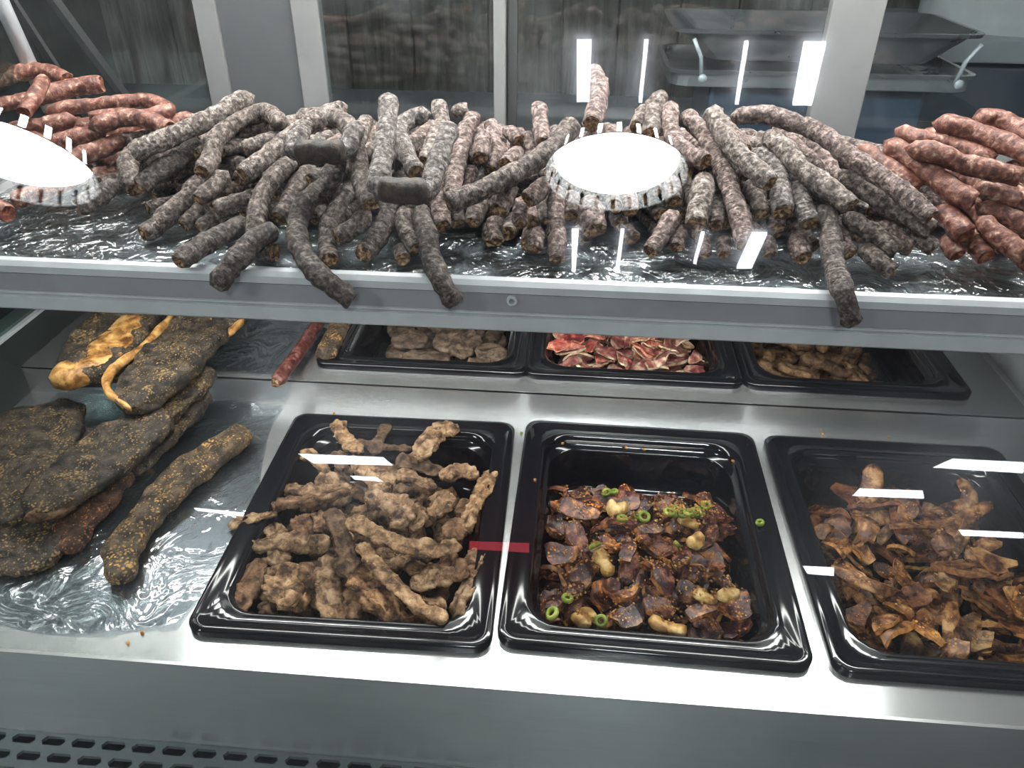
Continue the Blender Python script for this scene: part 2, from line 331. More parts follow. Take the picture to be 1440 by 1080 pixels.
# rear sliding doors
YD = .55
def post(x0, x1, name='door_stile', mat='post', y=YD, d=.02): return MB().box(x0, x1, y, y+d, UD, .71).build(name, M[mat], case, bevel=.0015)
post(-.569, -.536); post(-.428, -.389); post(-.145, -.128); post(.303, .372, y=YD-.005)
post(-.126, -.112, 'door_gasket', 'rubber', YD+.012, .01)
MB().box(-.536, -.428, YD+.006, YD+.010, UD, .71).build('frosted_panel', M['frost'], case)
MB().box(-1.1, -.569, YD+.004, YD+.009, UD, .71).build('rear_pane', M['rglass'], case)
MB().box(-.389, -.145, YD+.004, YD+.009, UD, .71).build('rear_pane', M['rglass'], case)
MB().box(-.112, .303, YD+.012, YD+.017, UD, .71).build('rear_pane', M['rglass'], case)
MB().box(.372, 1.1, YD+.004, YD+.009, UD, .71).build('rear_pane', M['rglass'], case)
MB().box(-1.1, 1.1, YD-.004, YD+.03, UD-.04, UD+.012).build('door_track', M['alu'], case)
# left end of the case
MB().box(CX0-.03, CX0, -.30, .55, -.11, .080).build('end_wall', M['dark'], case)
MB().box(CX0-.032, CX0+.002, -.30, .55, .080, .084).build('end_trim', M['alu'], case)
MB().add([(CX0-.004, y, z) for y, z in ((gpt(.084)+.02, .084), (.55, .084), (.55, .7), (gpt(.7)+.02, .7))]+[(CX0-.010, y, z) for y, z in ((gpt(.084)+.02, .084), (.55, .084), (.55, .7), (gpt(.7)+.02, .7))],
         [(0, 1, 2, 3), (7, 6, 5, 4), (0, 4, 5, 1), (1, 5, 6, 2), (2, 6, 7, 3), (3, 7, 4, 0)]).build('end_glass', M['sglass'], case)
MB().tube([(CX0+.004, .362, .30), (CX0+.004, .325, .47), (CX0+.004, .29, .66)], .009, 12).build('end_post', M['alu'], case, smooth=True)
def slant(name, y0, z0, y1, z1, wdt, mat):
    MB().extrude_x([(y0, z0), (y0+wdt, z0), (y1+wdt, z1), (y1, z1)], CX0-.002, CX0+.008).build(name, M[mat], case)
slant('end_brace', .40, .455, .555, .25, .016, 'rubber'); slant('end_seal', .345, .44, .435, .27, .007, 'rubber')

# clear plastic film lying on shelf and deck
def film(name, x0, x1, y0, y1, z, amp, label, droop=0.0, nx=90, ny=40, clipfn=None):
    V = []
    for j in range(ny+1):
        for i in range(nx+1):
            u, v = i/nx, j/ny; X, Y = x0+(x1-x0)*u, y0+(y1-y0)*v
            if clipfn: X, Y = clipfn(X, Y, u, v)
            b = mnoise.noise(Vector((X*14, Y*22, z*9)))*.6+abs(mnoise.noise(Vector((X*38, Y*30, 3.1))))*.6
            V.append((X, Y, z+.0015+amp*max(0, b)+(.003*math.sin(u*40)*(1-v)**6 if droop else 0)))
    Fc = [(j*(nx+1)+i, j*(nx+1)+i+1, (j+1)*(nx+1)+i+1, (j+1)*(nx+1)+i) for j in range(ny) for i in range(nx)]
    o = mesh_obj(name, V, Fc, M['sfilm' if z > .1 else 'film'], origin=((x0+x1)/2, (y0+y1)/2, z)); tag(o, label, 'plastic film'); return o
film('plastic_sheet', -.68, .62, SY+.006, .44, SZ, .006, 'crinkled clear plastic sheet lining the upper shelf under the dried sausages', nx=150, ny=50)
film('plastic_sheet', -.66, -.352, -.188, .158, 0, .007, 'crinkled clear plastic sheet under the spiced biltong slabs on the lower deck', clipfn=lambda X, Y, u, v: (X+.018*math.sin(v*5)*u, Y+.01*math.sin(u*7)*(1-v)))
film('plastic_sheet', -.60, -.345, DB+.006, .42, UD, .005, 'small clear plastic sheet on the raised deck beside the thin red stick')

# ------------------------------------------------------------------ food trays
TW, TD_, TH = .265, .325, .065
def rrect(hx, hy, r, k=5):
    out = []
    for cx, cy, a0 in ((hx-r, hy-r, 0), (-hx+r, hy-r, 90), (-hx+r, -hy+r, 180), (hx-r, -hy+r, 270)):
        for i in range(k+1): a = math.radians(a0+90*i/k); out.append((cx+r*math.cos(a), cy+r*math.sin(a)))
    return out
def make_tray(label, cx, cy, th, z):
    rings = []          # hx, hy, radius, z
    a, b = TW/2, TD_/2
    for dx, r, zz in ((0, .016, -.009), (-.0008, .016, .003), (.0006, .015, .005), (.003, .014, .0058), (.007, .013, .0052), (.0085, .013, .0035), (.019, .030, .0030), (.0205, .031, .0040), (.023, .033, .0030), (.0245, .034, -.004), (.0265, .034, -.010), (.030, .036, -.0115), (.031, .036, -.014), (.036, .034, -TH+.012), (.039, .031, -TH+.004), (.046, .024, -TH)):
        rings.append([(x_, y_, zz) for x_, y_ in rrect(a-dx, b-dx, r)])
    n = len(rings[0]); V = [p for r in rings for p in r]; V.append((0, 0, -TH))
    Fc = [(i*n+k, i*n+(k+1) % n, (i+1)*n+(k+1) % n, (i+1)*n+k) for i in range(len(rings)-1) for k in range(n)]
    Fc += [((len(rings)-1)*n+k, (len(rings)-1)*n+(k+1) % n, len(V)-1) for k in range(n)]
    o = mesh_obj('food_tray', V, Fc, M['black']); o.location = (cx, cy, z+.0035); o.rotation_euler.z = th
    bm = bmesh.new(); bm.from_mesh(o.data); bmesh.ops.recalc_face_normals(bm, faces=bm.faces)
    for f in bm.faces: 
        if f.index == len(bm.faces)-1 and f.normal.z < 0: bmesh.ops.reverse_faces(bm, faces=bm.faces); break
    bm.to_mesh(o.data); bm.free()
    tag(o, label, 'tray', 'black plastic food trays'); return o
TRAYS = {}
for key, lab, cx, cy, th, z in (
    ('T1', 'black plastic tray heaped with long coarse tan biltong strips', -.2088, -.0249, .015, 0),
    ('T2', 'black plastic tray of glossy maroon biltong slices with green chilli', .0653, -.0172, -.0142, 0),
    ('T3', 'black plastic tray of orange-brown sliced biltong on the lower deck', .3442, -.0203, -.001, 0),
    ('U1', 'black plastic tray holding only a few broad grey-brown biltong slices', None, None, 0, UD),
    ('U2', 'black plastic tray full of pink-red fatty sliced biltong', None, None, 0, UD),
    ('U3', 'black plastic tray of short tan-brown dried meat sticks', None, None, 0, UD)):
    if cx is None:
        pa, pb = {'U1': ((449, 517), (731, 531.6)), 'U2': ((744, 531), (1041, 548)), 'U3': ((1050, 548), (1373, 563))}[key]
        A, B = onz(*pa, UD+.004), onz(*pb, UD+.004); cx = (A[0]+B[0])/2; cy = .1905+TD_/2
    TRAYS[key] = (cx, cy, th, z); make_tray(lab, cx, cy, th, z)
# wells cut for the trays would be hidden: the decks are open frames under them
def open_deck(o, keys):
    bm = bmesh.new(); z1 = 0 if keys[0][0] == 'T' else UD
    me = o.data; zs = sorted({round(v.co.z, 4) for v in me.vertices}); x0 = min(v.co.x for v in me.vertices); x1 = max(v.co.x for v in me.vertices)
    y0 = min(v.co.y for v in me.vertices); y1 = max(v.co.y for v in me.vertices); ztop = max(zs)
    mb = MB(); hw, hd = TW/2-.018, TD_/2-.018; cs = sorted((TRAYS[k][0], TRAYS[k][1]) for k in keys); ymid = cs[0][1]; th = .003
    mb.box(x0, x1, y0, ymid-hd, ztop-th, ztop); mb.box(x0, x1, ymid+hd, y1, ztop-th, ztop); cur = x0
    for cx, cy in cs: mb.box(cur, cx-hw, ymid-hd, ymid+hd, ztop-th, ztop); cur = cx+hw
    mb.box(cur, x1, ymid-hd, ymid+hd, ztop-th, ztop)
    me.clear_geometry(); me.from_pydata(mb.v, [], mb.f); me.update(); bm.free()
for o in case.children:
    if o.name == 'lower_deck': open_deck(o, ['T1', 'T2', 'T3'])
    if o.name == 'upper_deck': open_deck(o, ['U1', 'U2', 'U3'])

# ------------------------------------------------------------------ chains: traced strips that are relaxed against each other
class Chain:
    def __init__(s, P, r, **kw): s.P = np.asarray(P, float); s.r = np.broadcast_to(np.asarray(r, float), (len(s.P),)).copy(); s.kw = kw
def relax(chains, floor_fn, iters=45, anchor=.03, stiff=3):
    X = np.vstack([c.P for c in chains]); Rr = np.concatenate([c.r for c in chains]); cid = np.concatenate([np.full(len(c.P), i) for i, c in enumerate(chains)])
    X0 = X.copy(); n = len(X); I, J = [], []
    for i in range(n):
        d = np.linalg.norm(X[i+1:]-X[i], axis=1); k = np.where((d < .055) & (cid[i+1:] != cid[i]))[0]+i+1
        I += [i]*len(k); J += k.tolist()
    I = np.array(I, int); J = np.array(J, int); offs = np.r_[0, np.cumsum([len(c.P) for c in chains])]
    for it in range(iters):
        d = X[J]-X[I]; L = np.linalg.norm(d, axis=1)+1e-9; pen = (Rr[I]+Rr[J])*.94-L; m = pen > 0
        D = np.zeros_like(X); cnt = np.zeros(n)
        dd = d[m]/L[m][:, None]*(pen[m]*.5)[:, None]
        np.add.at(D, I[m], -dd); np.add.at(D, J[m], dd); np.add.at(cnt, I[m], 1); np.add.at(cnt, J[m], 1)
        D /= np.maximum(1, cnt*.6)[:, None]; D += (X0-X)*anchor
        for c in range(len(chains)):
            a, b = offs[c], offs[c+1]; q = D[a:b]
            for _ in range(stiff):
                q = np.vstack([(q[:1]*2+q[1:2])/3, (q[:-2]+q[1:-1]*2+q[2:])/4, (q[-1:]*2+q[-2:-1])/3]) if len(q) > 2 else q
            D[a:b] = q*1.25
        X = X+D; X = floor_fn(X, Rr)
    for c in range(len(chains)): chains[c].P = X[offs[c]:offs[c+1]]

def strip(name, P, wd, th, mat, parent=None, bumpv=.002, freq=60, n=None, seg=14, power=2.6, twist=0.0, tip=.5, up=(0, 0, 1), tint=(1, 1, 1), seed=0, ridge=0.0):
    n = n or max(9, len(P)*4); PW = np.column_stack([np.asarray(P, float), np.broadcast_to(np.asarray(wd, float), (len(P),))]); Q, L = catmull(PW, n)
    s = np.linspace(0, 1, n); end = np.minimum(s, 1-s)*L; k = np.clip(end/(Q[:, 3].mean()*tip+1e-6), 0, 1); prof = np.sqrt(np.clip(1-(1-k)**2, .03, 1))
    ra = Q[:, 3]/2*prof; rb = th/2*(.35+.65*prof)
    V, Fc, UV = tube_geo(Q[:, :3], ra, rb, seg=seg, power=power, bump=bumpv, freq=freq, seed=seed, twist=twist, upv=up, ridge=ridge)
    org = None
    if parent is None: org = np.array([V[:, 0].mean(), V[:, 1].mean(), V[:, 2].min()])
    o = mesh_obj(name, V, Fc, mat, parent, uv=UV, origin=org); o.color = (*tint, 1); return o

# ---------- dried sausages on the shelf: pixel traces -> points on the heap's surface
def heap_h(x, y): return max(.009, .008+.092*(375-(y-.045*(x-720)))/225)
def heap_pt(x, y, dh, hang=False):
    yp = y-.045*(x-720)
    if hang and yp > 325:
        y0 = onz(x, y-(yp-325), SZ+heap_h(x, y-(yp-325))+dh)[1]
        return ony(x, y, float(np.interp(yp, [325, 372, 392, 440], [y0, .030, .013, .008])))
    return onz(x, y, SZ+heap_h(x, y)+dh)
# (pixel path from back to front, half width px, height offset, tint, front end cut?)
DK, MD, LT, PK, GY_ = (.55, .52, .52), (.85, .80, .78), (1.15, 1.12, 1.10), (1.10, .95, .95), (.95, .97, 1.0)
W = [
 ([(357, 141), (300, 165), (240, 192), (186, 214)], 13, .012, LT), ([(397, 182), (385, 163), (366, 156), (335, 170), (305, 199), (288, 246)], 12, .008, MD),
 ([(290, 205), (240, 231), (197, 261)], 13, .0, DK), ([(212, 205), (182, 225), (184, 264)], 13, -.004, DK), ([(170, 258), (110, 292)], 13, 0, DK),
 ([(302, 240), (275, 264), (245, 296), (203, 330)], 13, -.006, MD), ([(318, 243), (300, 259), (280, 280)], 12, .004, MD), ([(290, 288), (257, 315)], 11, -.01, DK),
 ([(330, 290), (283, 322)], 12, -.008, DK), ([(365, 274), (305, 294)], 12, 0, MD), ([(485, 150), (445, 168), (412, 192), (375, 222), (343, 245)], 13, .010, LT),
 ([(418, 186), (380, 199), (345, 210)], 12, .004, MD), ([(398, 173), (366, 180), (329, 191)], 11, .0, MD), ([(352, 240), (322, 222)], 10, -.008, DK),
 ([(350, 312), (300, 337), (252, 367)], 14, 0, DK), ([(385, 333), (355, 348), (332, 366), (307, 400)], 15, .0, DK),
 ([(412, 222), (376, 262), (361, 300), (364, 336), (382, 346)], 13, .006, MD), ([(442, 234), (420, 260), (393, 306)], 13, -.002, DK),
 ([(482, 232), (455, 258), (430, 285), (418, 318), (424, 352), (450, 388), (494, 421)], 14, .004, DK), ([(497, 258), (475, 291), (461, 322), (464, 371)], 12, -.002, MD),
 ([(522, 303), (498, 320), (472, 336)], 13, .004, MD), ([(555, 288), (536, 320), (512, 361)], 14, 0, DK), ([(492, 231), (442, 256)], 12, .004, DK),
 ([(463, 160), (490, 178), (503, 222), (510, 258), (521, 287)], 13, .014, MD), ([(608, 163), (577, 167), (562, 185), (570, 214), (586, 241)], 12, .008, GY_),
 ([(621, 145), (614, 185), (598, 228)], 11, .006, LT), ([(632, 158), (657, 154)], 9, .004, LT), ([(668, 162), (650, 195), (641, 238), (634, 275)], 12, .006, PK),
 ([(674, 184), (660, 222)], 10, -.004, PK), ([(682, 186), (675, 221)], 12, .010, PK), ([(690, 172), (697, 205), (694, 238)], 9, .002, PK), ([(706, 186), (724, 204)], 9, .0, PK),
 ([(808, 172), (770, 214), (700, 256), (632, 286)], 14, .020, MD), ([(758, 148), (760, 172), (764, 200)], 11, .006, PK), ([(834, 98), (843, 130), (832, 176)], 13, .004, PK),
 ([(907, 152), (893, 185)], 11, .0, LT), ([(933, 133), (924, 158), (914, 188)], 12, .008, MD), ([(940, 148), (939, 172), (953, 202), (991, 238)], 12, .008, PK),
 ([(960, 160), (988, 186), (1008, 220), (1025, 262), (1041, 308), (1048, 345)], 13, .006, PK), ([(1000, 156), (1025, 199), (1055, 232), (1083, 257)], 14, .014, LT),
 ([(1030, 164), (1076, 163), (1147, 184), (1195, 220), (1252, 258), (1308, 304)], 13, .014, PK), ([(1078, 186), (1122, 236), (1160, 263), (1195, 290)], 14, .010, LT),
 ([(1061, 212), (1093, 240), (1101, 296)], 14, .006, GY_), ([(1055, 255), (1072, 300)], 12, .002, MD), ([(1116, 255), (1145, 313)], 14, .004, GY_), ([(1180, 246), (1245, 284), (1309, 323)], 14, .004, MD),
 ([(1150, 290), (1166, 325), (1172, 368), (1186, 412), (1198, 452)], 14, .004, DK), ([(1188, 302), (1222, 328), (1260, 352)], 13, .0, MD), ([(1180, 326), (1204, 355)], 12, -.002, DK),
 ([(1205, 345), (1256, 382)], 12, -.002, MD), ([(1240, 314), (1286, 346)], 13, -.004, DK), ([(1270, 328), (1309, 351)], 12, -.004, MD), ([(1118, 330), (1128, 362)], 15, -.004, DK),
 ([(1085, 296), (1093, 322)], 13, -.004, DK), ([(991, 243), (986, 276), (979, 314)], 15, .006, LT), ([(1008, 276), (1007, 318)], 12, .0, MD), ([(952, 300), (915, 352)], 12, 0, DK),
 ([(955, 318), (952, 347)], 11, -.004, DK), ([(988, 330), (990, 358)], 10, -.004, DK), ([(1016, 330), (1018, 357)], 10, -.004, DK), ([(1080, 330), (1082, 357)], 10, -.004, DK),
 ([(826, 280), (836, 322)], 17, .004, PK), ([(876, 268), (881, 296)], 11, 0, PK), ([(944, 250), (949, 284)], 12, 0, MD), ([(567, 290), (566, 320), (580, 351)], 12, .0, MD),
 ([(570, 338), (571, 369)], 11, -.002, DK), ([(593, 290), (603, 350), (618, 390), (638, 424)], 14, .002, DK), ([(615, 258), (620, 317)], 13, .002, PK), ([(640, 288), (642, 314)], 10, -.002, MD),
 ([(677, 276), (665, 312)], 12, .002, MD), ([(717, 258), (702, 294)], 15, .010, PK), ([(695, 306), (698, 338)], 11, -.002, DK), ([(732, 280), (731, 314)], 10, .0, PK),
 ([(775, 255), (743, 280)], 13, .008, PK), ([(757, 322), (752, 349)], 12, -.002, DK), ([(779, 266), (784, 320), (783, 363)], 12, .0, PK), ([(766, 280), (765, 308)], 9, -.004, MD),
 ([(799, 270), (800, 303)], 12, .0, MD), ([(642, 196), (633, 258)], 10, -.006, PK), ([(697, 195), (698, 245)], 9, -.006, PK), ([(714, 205), (712, 250)], 10, -.002, PK),
 ([(738, 190), (730, 240)], 10, -.004, PK), ([(665, 236), (654, 266)], 9, -.004, PK), ([(805, 190), (800, 262)], 12, -.004, PK), ([(832, 190), (828, 268)], 12, -.004, PK),
 ([(860, 178), (858, 266)], 12, -.002, PK), ([(888, 180), (890, 268)], 12, -.004, PK), ([(912, 190), (920, 270)], 12, -.002, PK), ([(1092, 176), (1128, 216), (1165, 250)], 11, .0, PK),
 ([(1130, 190), (1160, 225), (1180, 262)], 11, -.006, PK), ([(420, 168), (440, 160), (470, 172)], 10, -.004, LT), ([(520, 170), (500, 205)], 11, -.004, LT), ([(527, 182), (480, 235)], 10, -.008, MD),
 ([(585, 195), (560, 260), (548, 300)], 12, -.010, DK), ([(640, 215), (600, 290)], 11, -.010, DK), ([(1015, 168), (1048, 215)], 11, -.006, PK),
]
RW = [ # reddish, left and right
 ([(-14, 122), (20, 104), (62, 100), (94, 112)], 11, .0), ([(62, 110), (50, 134), (34, 158)], 10, .012), ([(38, 142), (70, 132), (104, 123), (142, 118)], 12, .0),
 ([(66, 160), (120, 150), (170, 144), (210, 142), (238, 156), (222, 166), (180, 162), (130, 166)], 10, .004), ([(128, 180), (167, 167), (205, 168), (238, 181)], 12, .008),
 ([(272, 163), (230, 176)], 10, .0), ([(104, 164), (60, 176), (14, 184)], 11, .002), ([(-10, 150), (30, 142), (60, 138)], 10, -.004), ([(150, 186), (80, 200), (20, 214)], 12, .0),
 ([(175, 195), (120, 220), (60, 250)], 12, -.002), ([(-30, 280), (10, 300)], 14, .0), ([(120, 235), (60, 268), (20, 282)], 12, -.006), ([(60, 196), (0, 215), (-40, 230)], 12, .0),
 ([(1212, 207), (1258, 232), (1296, 257)], 14, .004), ([(1241, 207), (1275, 227), (1321, 258), (1371, 292)], 15, .006), ([(1262, 183), (1288, 194), (1342, 202), (1400, 224)], 13, .002),
 ([(1276, 212), (1352, 230), (1434, 249)], 14, .012), ([(1314, 176), (1367, 188), (1437, 219), (1470, 240)], 14, .006), ([(1371, 167), (1407, 169), (1450, 194)], 14, .006),
 ([(1372, 264), (1431, 283)], 13, .002), ([(1318, 292), (1362, 332)], 15, .0), ([(1368, 308), (1442, 360)], 14, .004), ([(1376, 288), (1448, 320)], 14, .0), ([(1362, 330), (1386, 360)], 14, -.002),
 ([(1335, 325), (1350, 354)], 12, -.004), ([(1420, 225), (1470, 250)], 14, .002), ([(1400, 262), (1480, 300)], 14, .0), ([(1410, 330), (1450, 372)], 13, .0), ([(1300, 165+20), (1340, 178+20)], 9, -.004),
]
SEG = 12
def mk_chain(path, hw, dh, kind, tint):
    hang = path[-1][1]-.045*(path[-1][0]-720) > 385
    P = [heap_pt(x, y, dh, hang) for x, y in path]
    mid = np.mean(P, axis=0); dist = (mid-CAM)@FW; r = hw*dist/F_PX; r = min(max(r*1.07, .0078), .0122)
    n0 = 6
    _, L = catmull(P, n0); n = max(4, int(L/.009)+1); Q, L = catmull(P, n)
    return Chain(Q, r, kind=kind, tint=tint, path=path)
W = [(p_, h_, d_, (PK if p_[-1][0] > 640 else MD) if t_ == DK and p_[-1][1] not in (421, 424, 452, 400) and (d_ < -.001 or p_[-1][0] > 640) else t_) for p_, h_, d_, t_ in W]
chains = [mk_chain(p_, h_, d_, 'wors', t_) for p_, h_, d_, t_ in W]+[mk_chain(p_, h_, d_, 'red', (1, 1, 1)) for p_, h_, d_ in RW]
# lower layers of the heap, seen in the gaps
def filler(x, yb, h, ang, L, kind, tint):
    d = np.array([math.sin(ang), -math.cos(ang), 0]); b = np.array([x, yb, SZ+h]); c = np.array([0, 0, 1])
    pts = [b, b+d*L*.5+c*random.uniform(-.004, .004), b+d*L]; Q, _ = catmull(pts, max(5, int(L/.010))); Q[:, 0] += .006*np.sin(np.linspace(0, random.uniform(1, 4), len(Q)))
    return Chain(Q, random.uniform(.0082, .0095), kind=kind, tint=tint, path=None)
for lay, (h, y0, y1) in enumerate(((.010, .30, .34), (.029, .29, .33), (.048, .28, .33), (.066, .28, .32))):
    for xx in np.arange(-.50, .36, .025 if lay < 2 else .028):
        t_ = (xx+.07)/.43; kind = 'wors'
        L = random.uniform(.17, .215)-lay*.018
        ang = t_*.95+random.uniform(-.12, .12)
        chains.append(filler(xx*.72-.03+random.uniform(-.006, .006), random.uniform(y0, y1), h, ang, L, kind, random.choice((MD, PK, LT, GY_, MD))))
for h in (.010, .029, .048):
    for xx in np.arange(.36, .50, .027): chains.append(filler(xx, .27, h, random.uniform(.2, .7), .15-h, 'red', (1, 1, 1)))
    for xx in np.arange(-.66, -.52, .027): chains.append(filler(xx+.02, .34, h, -random.uniform(.4, .9), .14-h, 'red', (1, 1, 1)))
def shelf_floor(X, Rr):
    m = X[:, 1] > SY+.001; X[m, 2] = np.maximum(X[m, 2], SZ+.003+Rr[m]); m2 = ~m & (X[:, 2] < RZ+.002)
    X[m2, 1] = np.minimum(X[m2, 1], SY-.008-Rr[m2]); return X
relax(chains, shelf_floor)
HANG = {421: 'long dark dried sausage curving down over the price rail below the left heap', 424: 'dark dried sausage hanging over the price rail beside the rail screw', 452: 'dark dried sausage hanging straight over the rail near the red sausages', 400: 'thick dark stub of dried sausage jutting over the left part of the rail'}
def build_sausage(c, idx):
    P = c.P; n = max(8, int(len(P)*2.0)); Q, L = catmull(P, n); r = c.r[0]; red = c.kw['kind'] == 'red'
    s = np.linspace(0, L, n); rr = r*(1+.05*np.sin(s*130+idx)+.035*np.sin(s*310+idx*2.1))
    back = np.clip(s/(r*1.1), 0, 1); rr = rr*(.45+.55*np.sqrt(np.clip(1-(1-back)**2, 0, 1)))
    front = np.clip((L-s)/(r*.5), 0, 1); rr = rr*(.93+.07*front)
    V, Fc, UV = tube_geo(Q, rr, rr*.97, seg=SEG, cap=False, bump=r*(.12 if red else .18), freq=190, seed=idx*3.3)
    T = Q[-1]-Q[-2]; T /= np.linalg.norm(T); T0 = Q[1]-Q[0]; T0 /= np.linalg.norm(T0)
    last = [(n-1)*SEG+k for k in range(SEG)]; V = list(V); UV = list(UV); nb = len(V)
    for k in range(SEG):
        pz = V[last[k]]; V.append(Q[-1]+(pz-Q[-1])*.90+T*r*random.uniform(.05, .22)); UV.append((k/SEG, L))
    Fc = Fc+[(last[k], last[(k+1) % SEG], nb+(k+1) % SEG, nb+k) for k in range(SEG)]
    V.append(Q[0]-T0*r*.35); UV.append((0, 0)); b0 = len(V)-1; Fc += [(b0, (k+1) % SEG, k) for k in range(SEG)]
    org = V[int(np.argmin([v[2] for v in V]))]; org = np.array([Q[:, 0].mean(), Q[:, 1].mean(), org[2]])
    o = mesh_obj('dried_sausage', V, Fc, M['redwors' if red else 'wors'], uv=UV, origin=org); o.color = (*c.kw['tint'], 1)
    CV = [V[nb+k] for k in range(SEG)]; inner = []
    for k in range(SEG): inner.append(Q[-1]+(CV[k]-Q[-1])*.55-T*r*random.uniform(-.10, .22))
    cvs = CV+inner+[Q[-1]-T*r*random.uniform(-.05, .25)]
    cf = [(k, (k+1) % SEG, SEG+(k+1) % SEG, SEG+k) for k in range(SEG)]+[(SEG+k, SEG+(k+1) % SEG, 2*SEG) for k in range(SEG)]
    e = mesh_obj('cut_end', cvs, cf, M['redcut' if red else 'cut'], parent=o); e.color = (1, 1, 1, 1)
    return o
for i, c in enumerate(chains):
    o = build_sausage(c, i); path = c.kw['path']
    if path and path[-1][1] in HANG and c.kw['kind'] == 'wors': tag(o, HANG[path[-1][1]], 'sausage', 'dark dried sausages on the shelf')
    elif c.kw['kind'] == 'wors': tag(o, ('dried sausage buried in the lower layers of the shelf heap' if not path else {DK: 'nearly black wrinkled dried sausage in the shelf heap', MD: 'grey-brown wrinkled dried sausage in the shelf heap', LT: 'pale whitish dried sausage lying high on the shelf heap', PK: 'pinkish-grey wrinkled dried sausage in the shelf heap', GY_: 'cool grey wrinkled dried sausage in the shelf heap'}[c.kw['tint']]), 'sausage', 'dark dried sausages on the shelf')
    else:
        left = c.P[0][0] < 0
        tag(o, 'smooth red-brown dried sausage in the small pile beside the slanted end brace' if left else 'smooth red-brown dried sausage stacked in front of the navy scale', 'sausage', 'red sausages by the end brace' if left else 'red sausages before the scale')
# two sausages folded in a U where they hung over a drying stick
for path, hw, dh, lab in (([(428, 176), (416, 200), (414, 212), (450, 213), (486, 212), (492, 200), (500, 180)], 13, .022, 'folded dried sausage whose small dark bend faces out beside the upright pale stick'),
                          ([(547, 137), (543, 190), (535, 240), (532, 264), (568, 268), (602, 268), (612, 236), (632, 182)], 14, .026, 'U-folded dried sausage with a broad dark flattened bend between two pale legs')):
    c = mk_chain(path, hw, dh, 'wors', GY_); o = build_sausage(c, 300+hw); tag(o, lab, 'sausage', 'folded sausages on the heap')
    P0 = [heap_pt(x_, y_+1, dh+.007) for x_, y_ in (path[2:5] if hw == 13 else path[3:6])]; Q, L = catmull(P0, 14); r = c.r[0]*1.12
    e = strip('bend', Q, r*2, r*2, M['bend'], parent=o, bumpv=.0016, freq=110, n=22, power=2.5, tip=.35)

# ------------------------------------------------------------------ strips, slabs and slices
# ---------- big spiced slabs on the left: (pixel centre line, widths px, height of top surface per point, thickness, label)
def pxw(x, y, z, wpx): return wpx*((onz(x, y, z)-CAM)@FW)/F_PX
def slab(path, zs, wpx, th, lab, mat='slab', twist=0.0, bumpv=.0055, tint=(1, 1, 1), seed=0, up=(0, 0, 1)):
    P = [onz(x_, y_, z_) for (x_, y_), z_ in zip(path, zs)]; wd = [pxw(x_, y_, z_, w_) for (x_, y_), z_, w_ in zip(path, zs, wpx)]
    P = [p_-np.array([0, 0, th/2]) for p_ in P]
    o = strip('biltong_slab', P, wd, th, M[mat], bumpv=bumpv, freq=38, n=46, seg=26, power=4.0, twist=twist, tip=.30, ridge=.35, tint=tint, seed=seed, up=up); tag(o, lab, 'biltong', 'spiced biltong slabs on the lower deck'); return o, P, wd
def fat_edge(o, pts, wpx, th, zs):
    P = [onz(x_, y_, z_) for (x_, y_), z_ in zip(pts, zs)]; wd = [pxw(x_, y_, z_, w_) for (x_, y_), z_, w_ in zip(pts, zs, wpx)]
    e = strip('fat_edge', P, wd, th, M['fat'], parent=o, bumpv=.002, freq=60, n=22, seg=12, power=2.4, tip=.5); return e
slab([(60, 560), (30, 640), (-10, 730)], (.035, .034, .03), (120, 120, 110), .022, 'wide dark biltong slab lying against the dark end wall', seed=4)
slab([(100, 600), (60, 700), (25, 800)], (.020, .018, .016), (120, 110, 90), .016, 'dark brown biltong slab at the bottom of the pile with speckled spice', seed=8)
slab([(170, 655), (115, 715), (80, 770)], (.026, .022, .018), (60, 62, 40), .014, 'narrow reddish-brown biltong slab half hidden under the broad slab', tint=(1.5, .9, .7), seed=9)
slab([(290, 545), (240, 590), (178, 655)], (.040, .036, .030), (30, 46, 34), .016, 'slim biltong slab with a rough knobbly edge beside the single strip on film', seed=5)
slab([(225, 570), (150, 625), (85, 675), (38, 715)], (.060, .055, .050, .045), (74, 104, 92, 60), .020, 'broad grey-black biltong slab flecked with golden coriander, lying on the pile', seed=2)
def crumb_edge(o, pts, wpx, zs):
    P = [onz(x_, y_, z_) for (x_, y_), z_ in zip(pts, zs)]; wd = [pxw(x_, y_, z_, w_) for (x_, y_), z_, w_ in zip(pts, zs, wpx)]
    strip('rough_edge', P, wd, .012, M['chunk'], parent=o, bumpv=.0035, freq=130, n=40, seg=12, power=2.2, tip=.6, ridge=.8, tint=(.42, .36, .30))
crumb_edge(bpy.data.objects['biltong_slab.004'], [(214, 592), (170, 642), (120, 688), (84, 720), (34, 730)], (9, 13, 11, 14, 9), (.046, .042, .039, .037, .034))
slab([(296, 512), (255, 545), (212, 592)], (.062, .058, .052), (26, 52, 40), .016, 'small pointed biltong slab tucked under the slab with a thin fat rim', seed=6)
o, P, wd = slab([(185, 415), (150, 465), (112, 518)], (.098, .092, .088), (96, 104, 84), .034, 'thick biltong slab with a big yellow fat face on its end', seed=1)
fat_edge(o, [(196, 446), (168, 480), (132, 512), (72, 538)], (34, 58, 66, 44), .030, (.084, .080, .076, .072))
o, P, wd = slab([(318, 415), (262, 465), (215, 520), (172, 566)], (.094, .089, .084, .078), (96, 104, 90, 62), .022, 'long dark biltong slab with a thin yellow fat rim on top of the pile', seed=3)
fat_edge(o, [(246, 440), (205, 485), (160, 518), (150, 548), (184, 576)], (9, 11, 15, 12, 7), .010, (.090, .085, .079, .074, .070))
fat_edge(o, [(344, 444), (326, 466), (300, 478)], (10, 11, 7), .010, (.084, .080, .076))
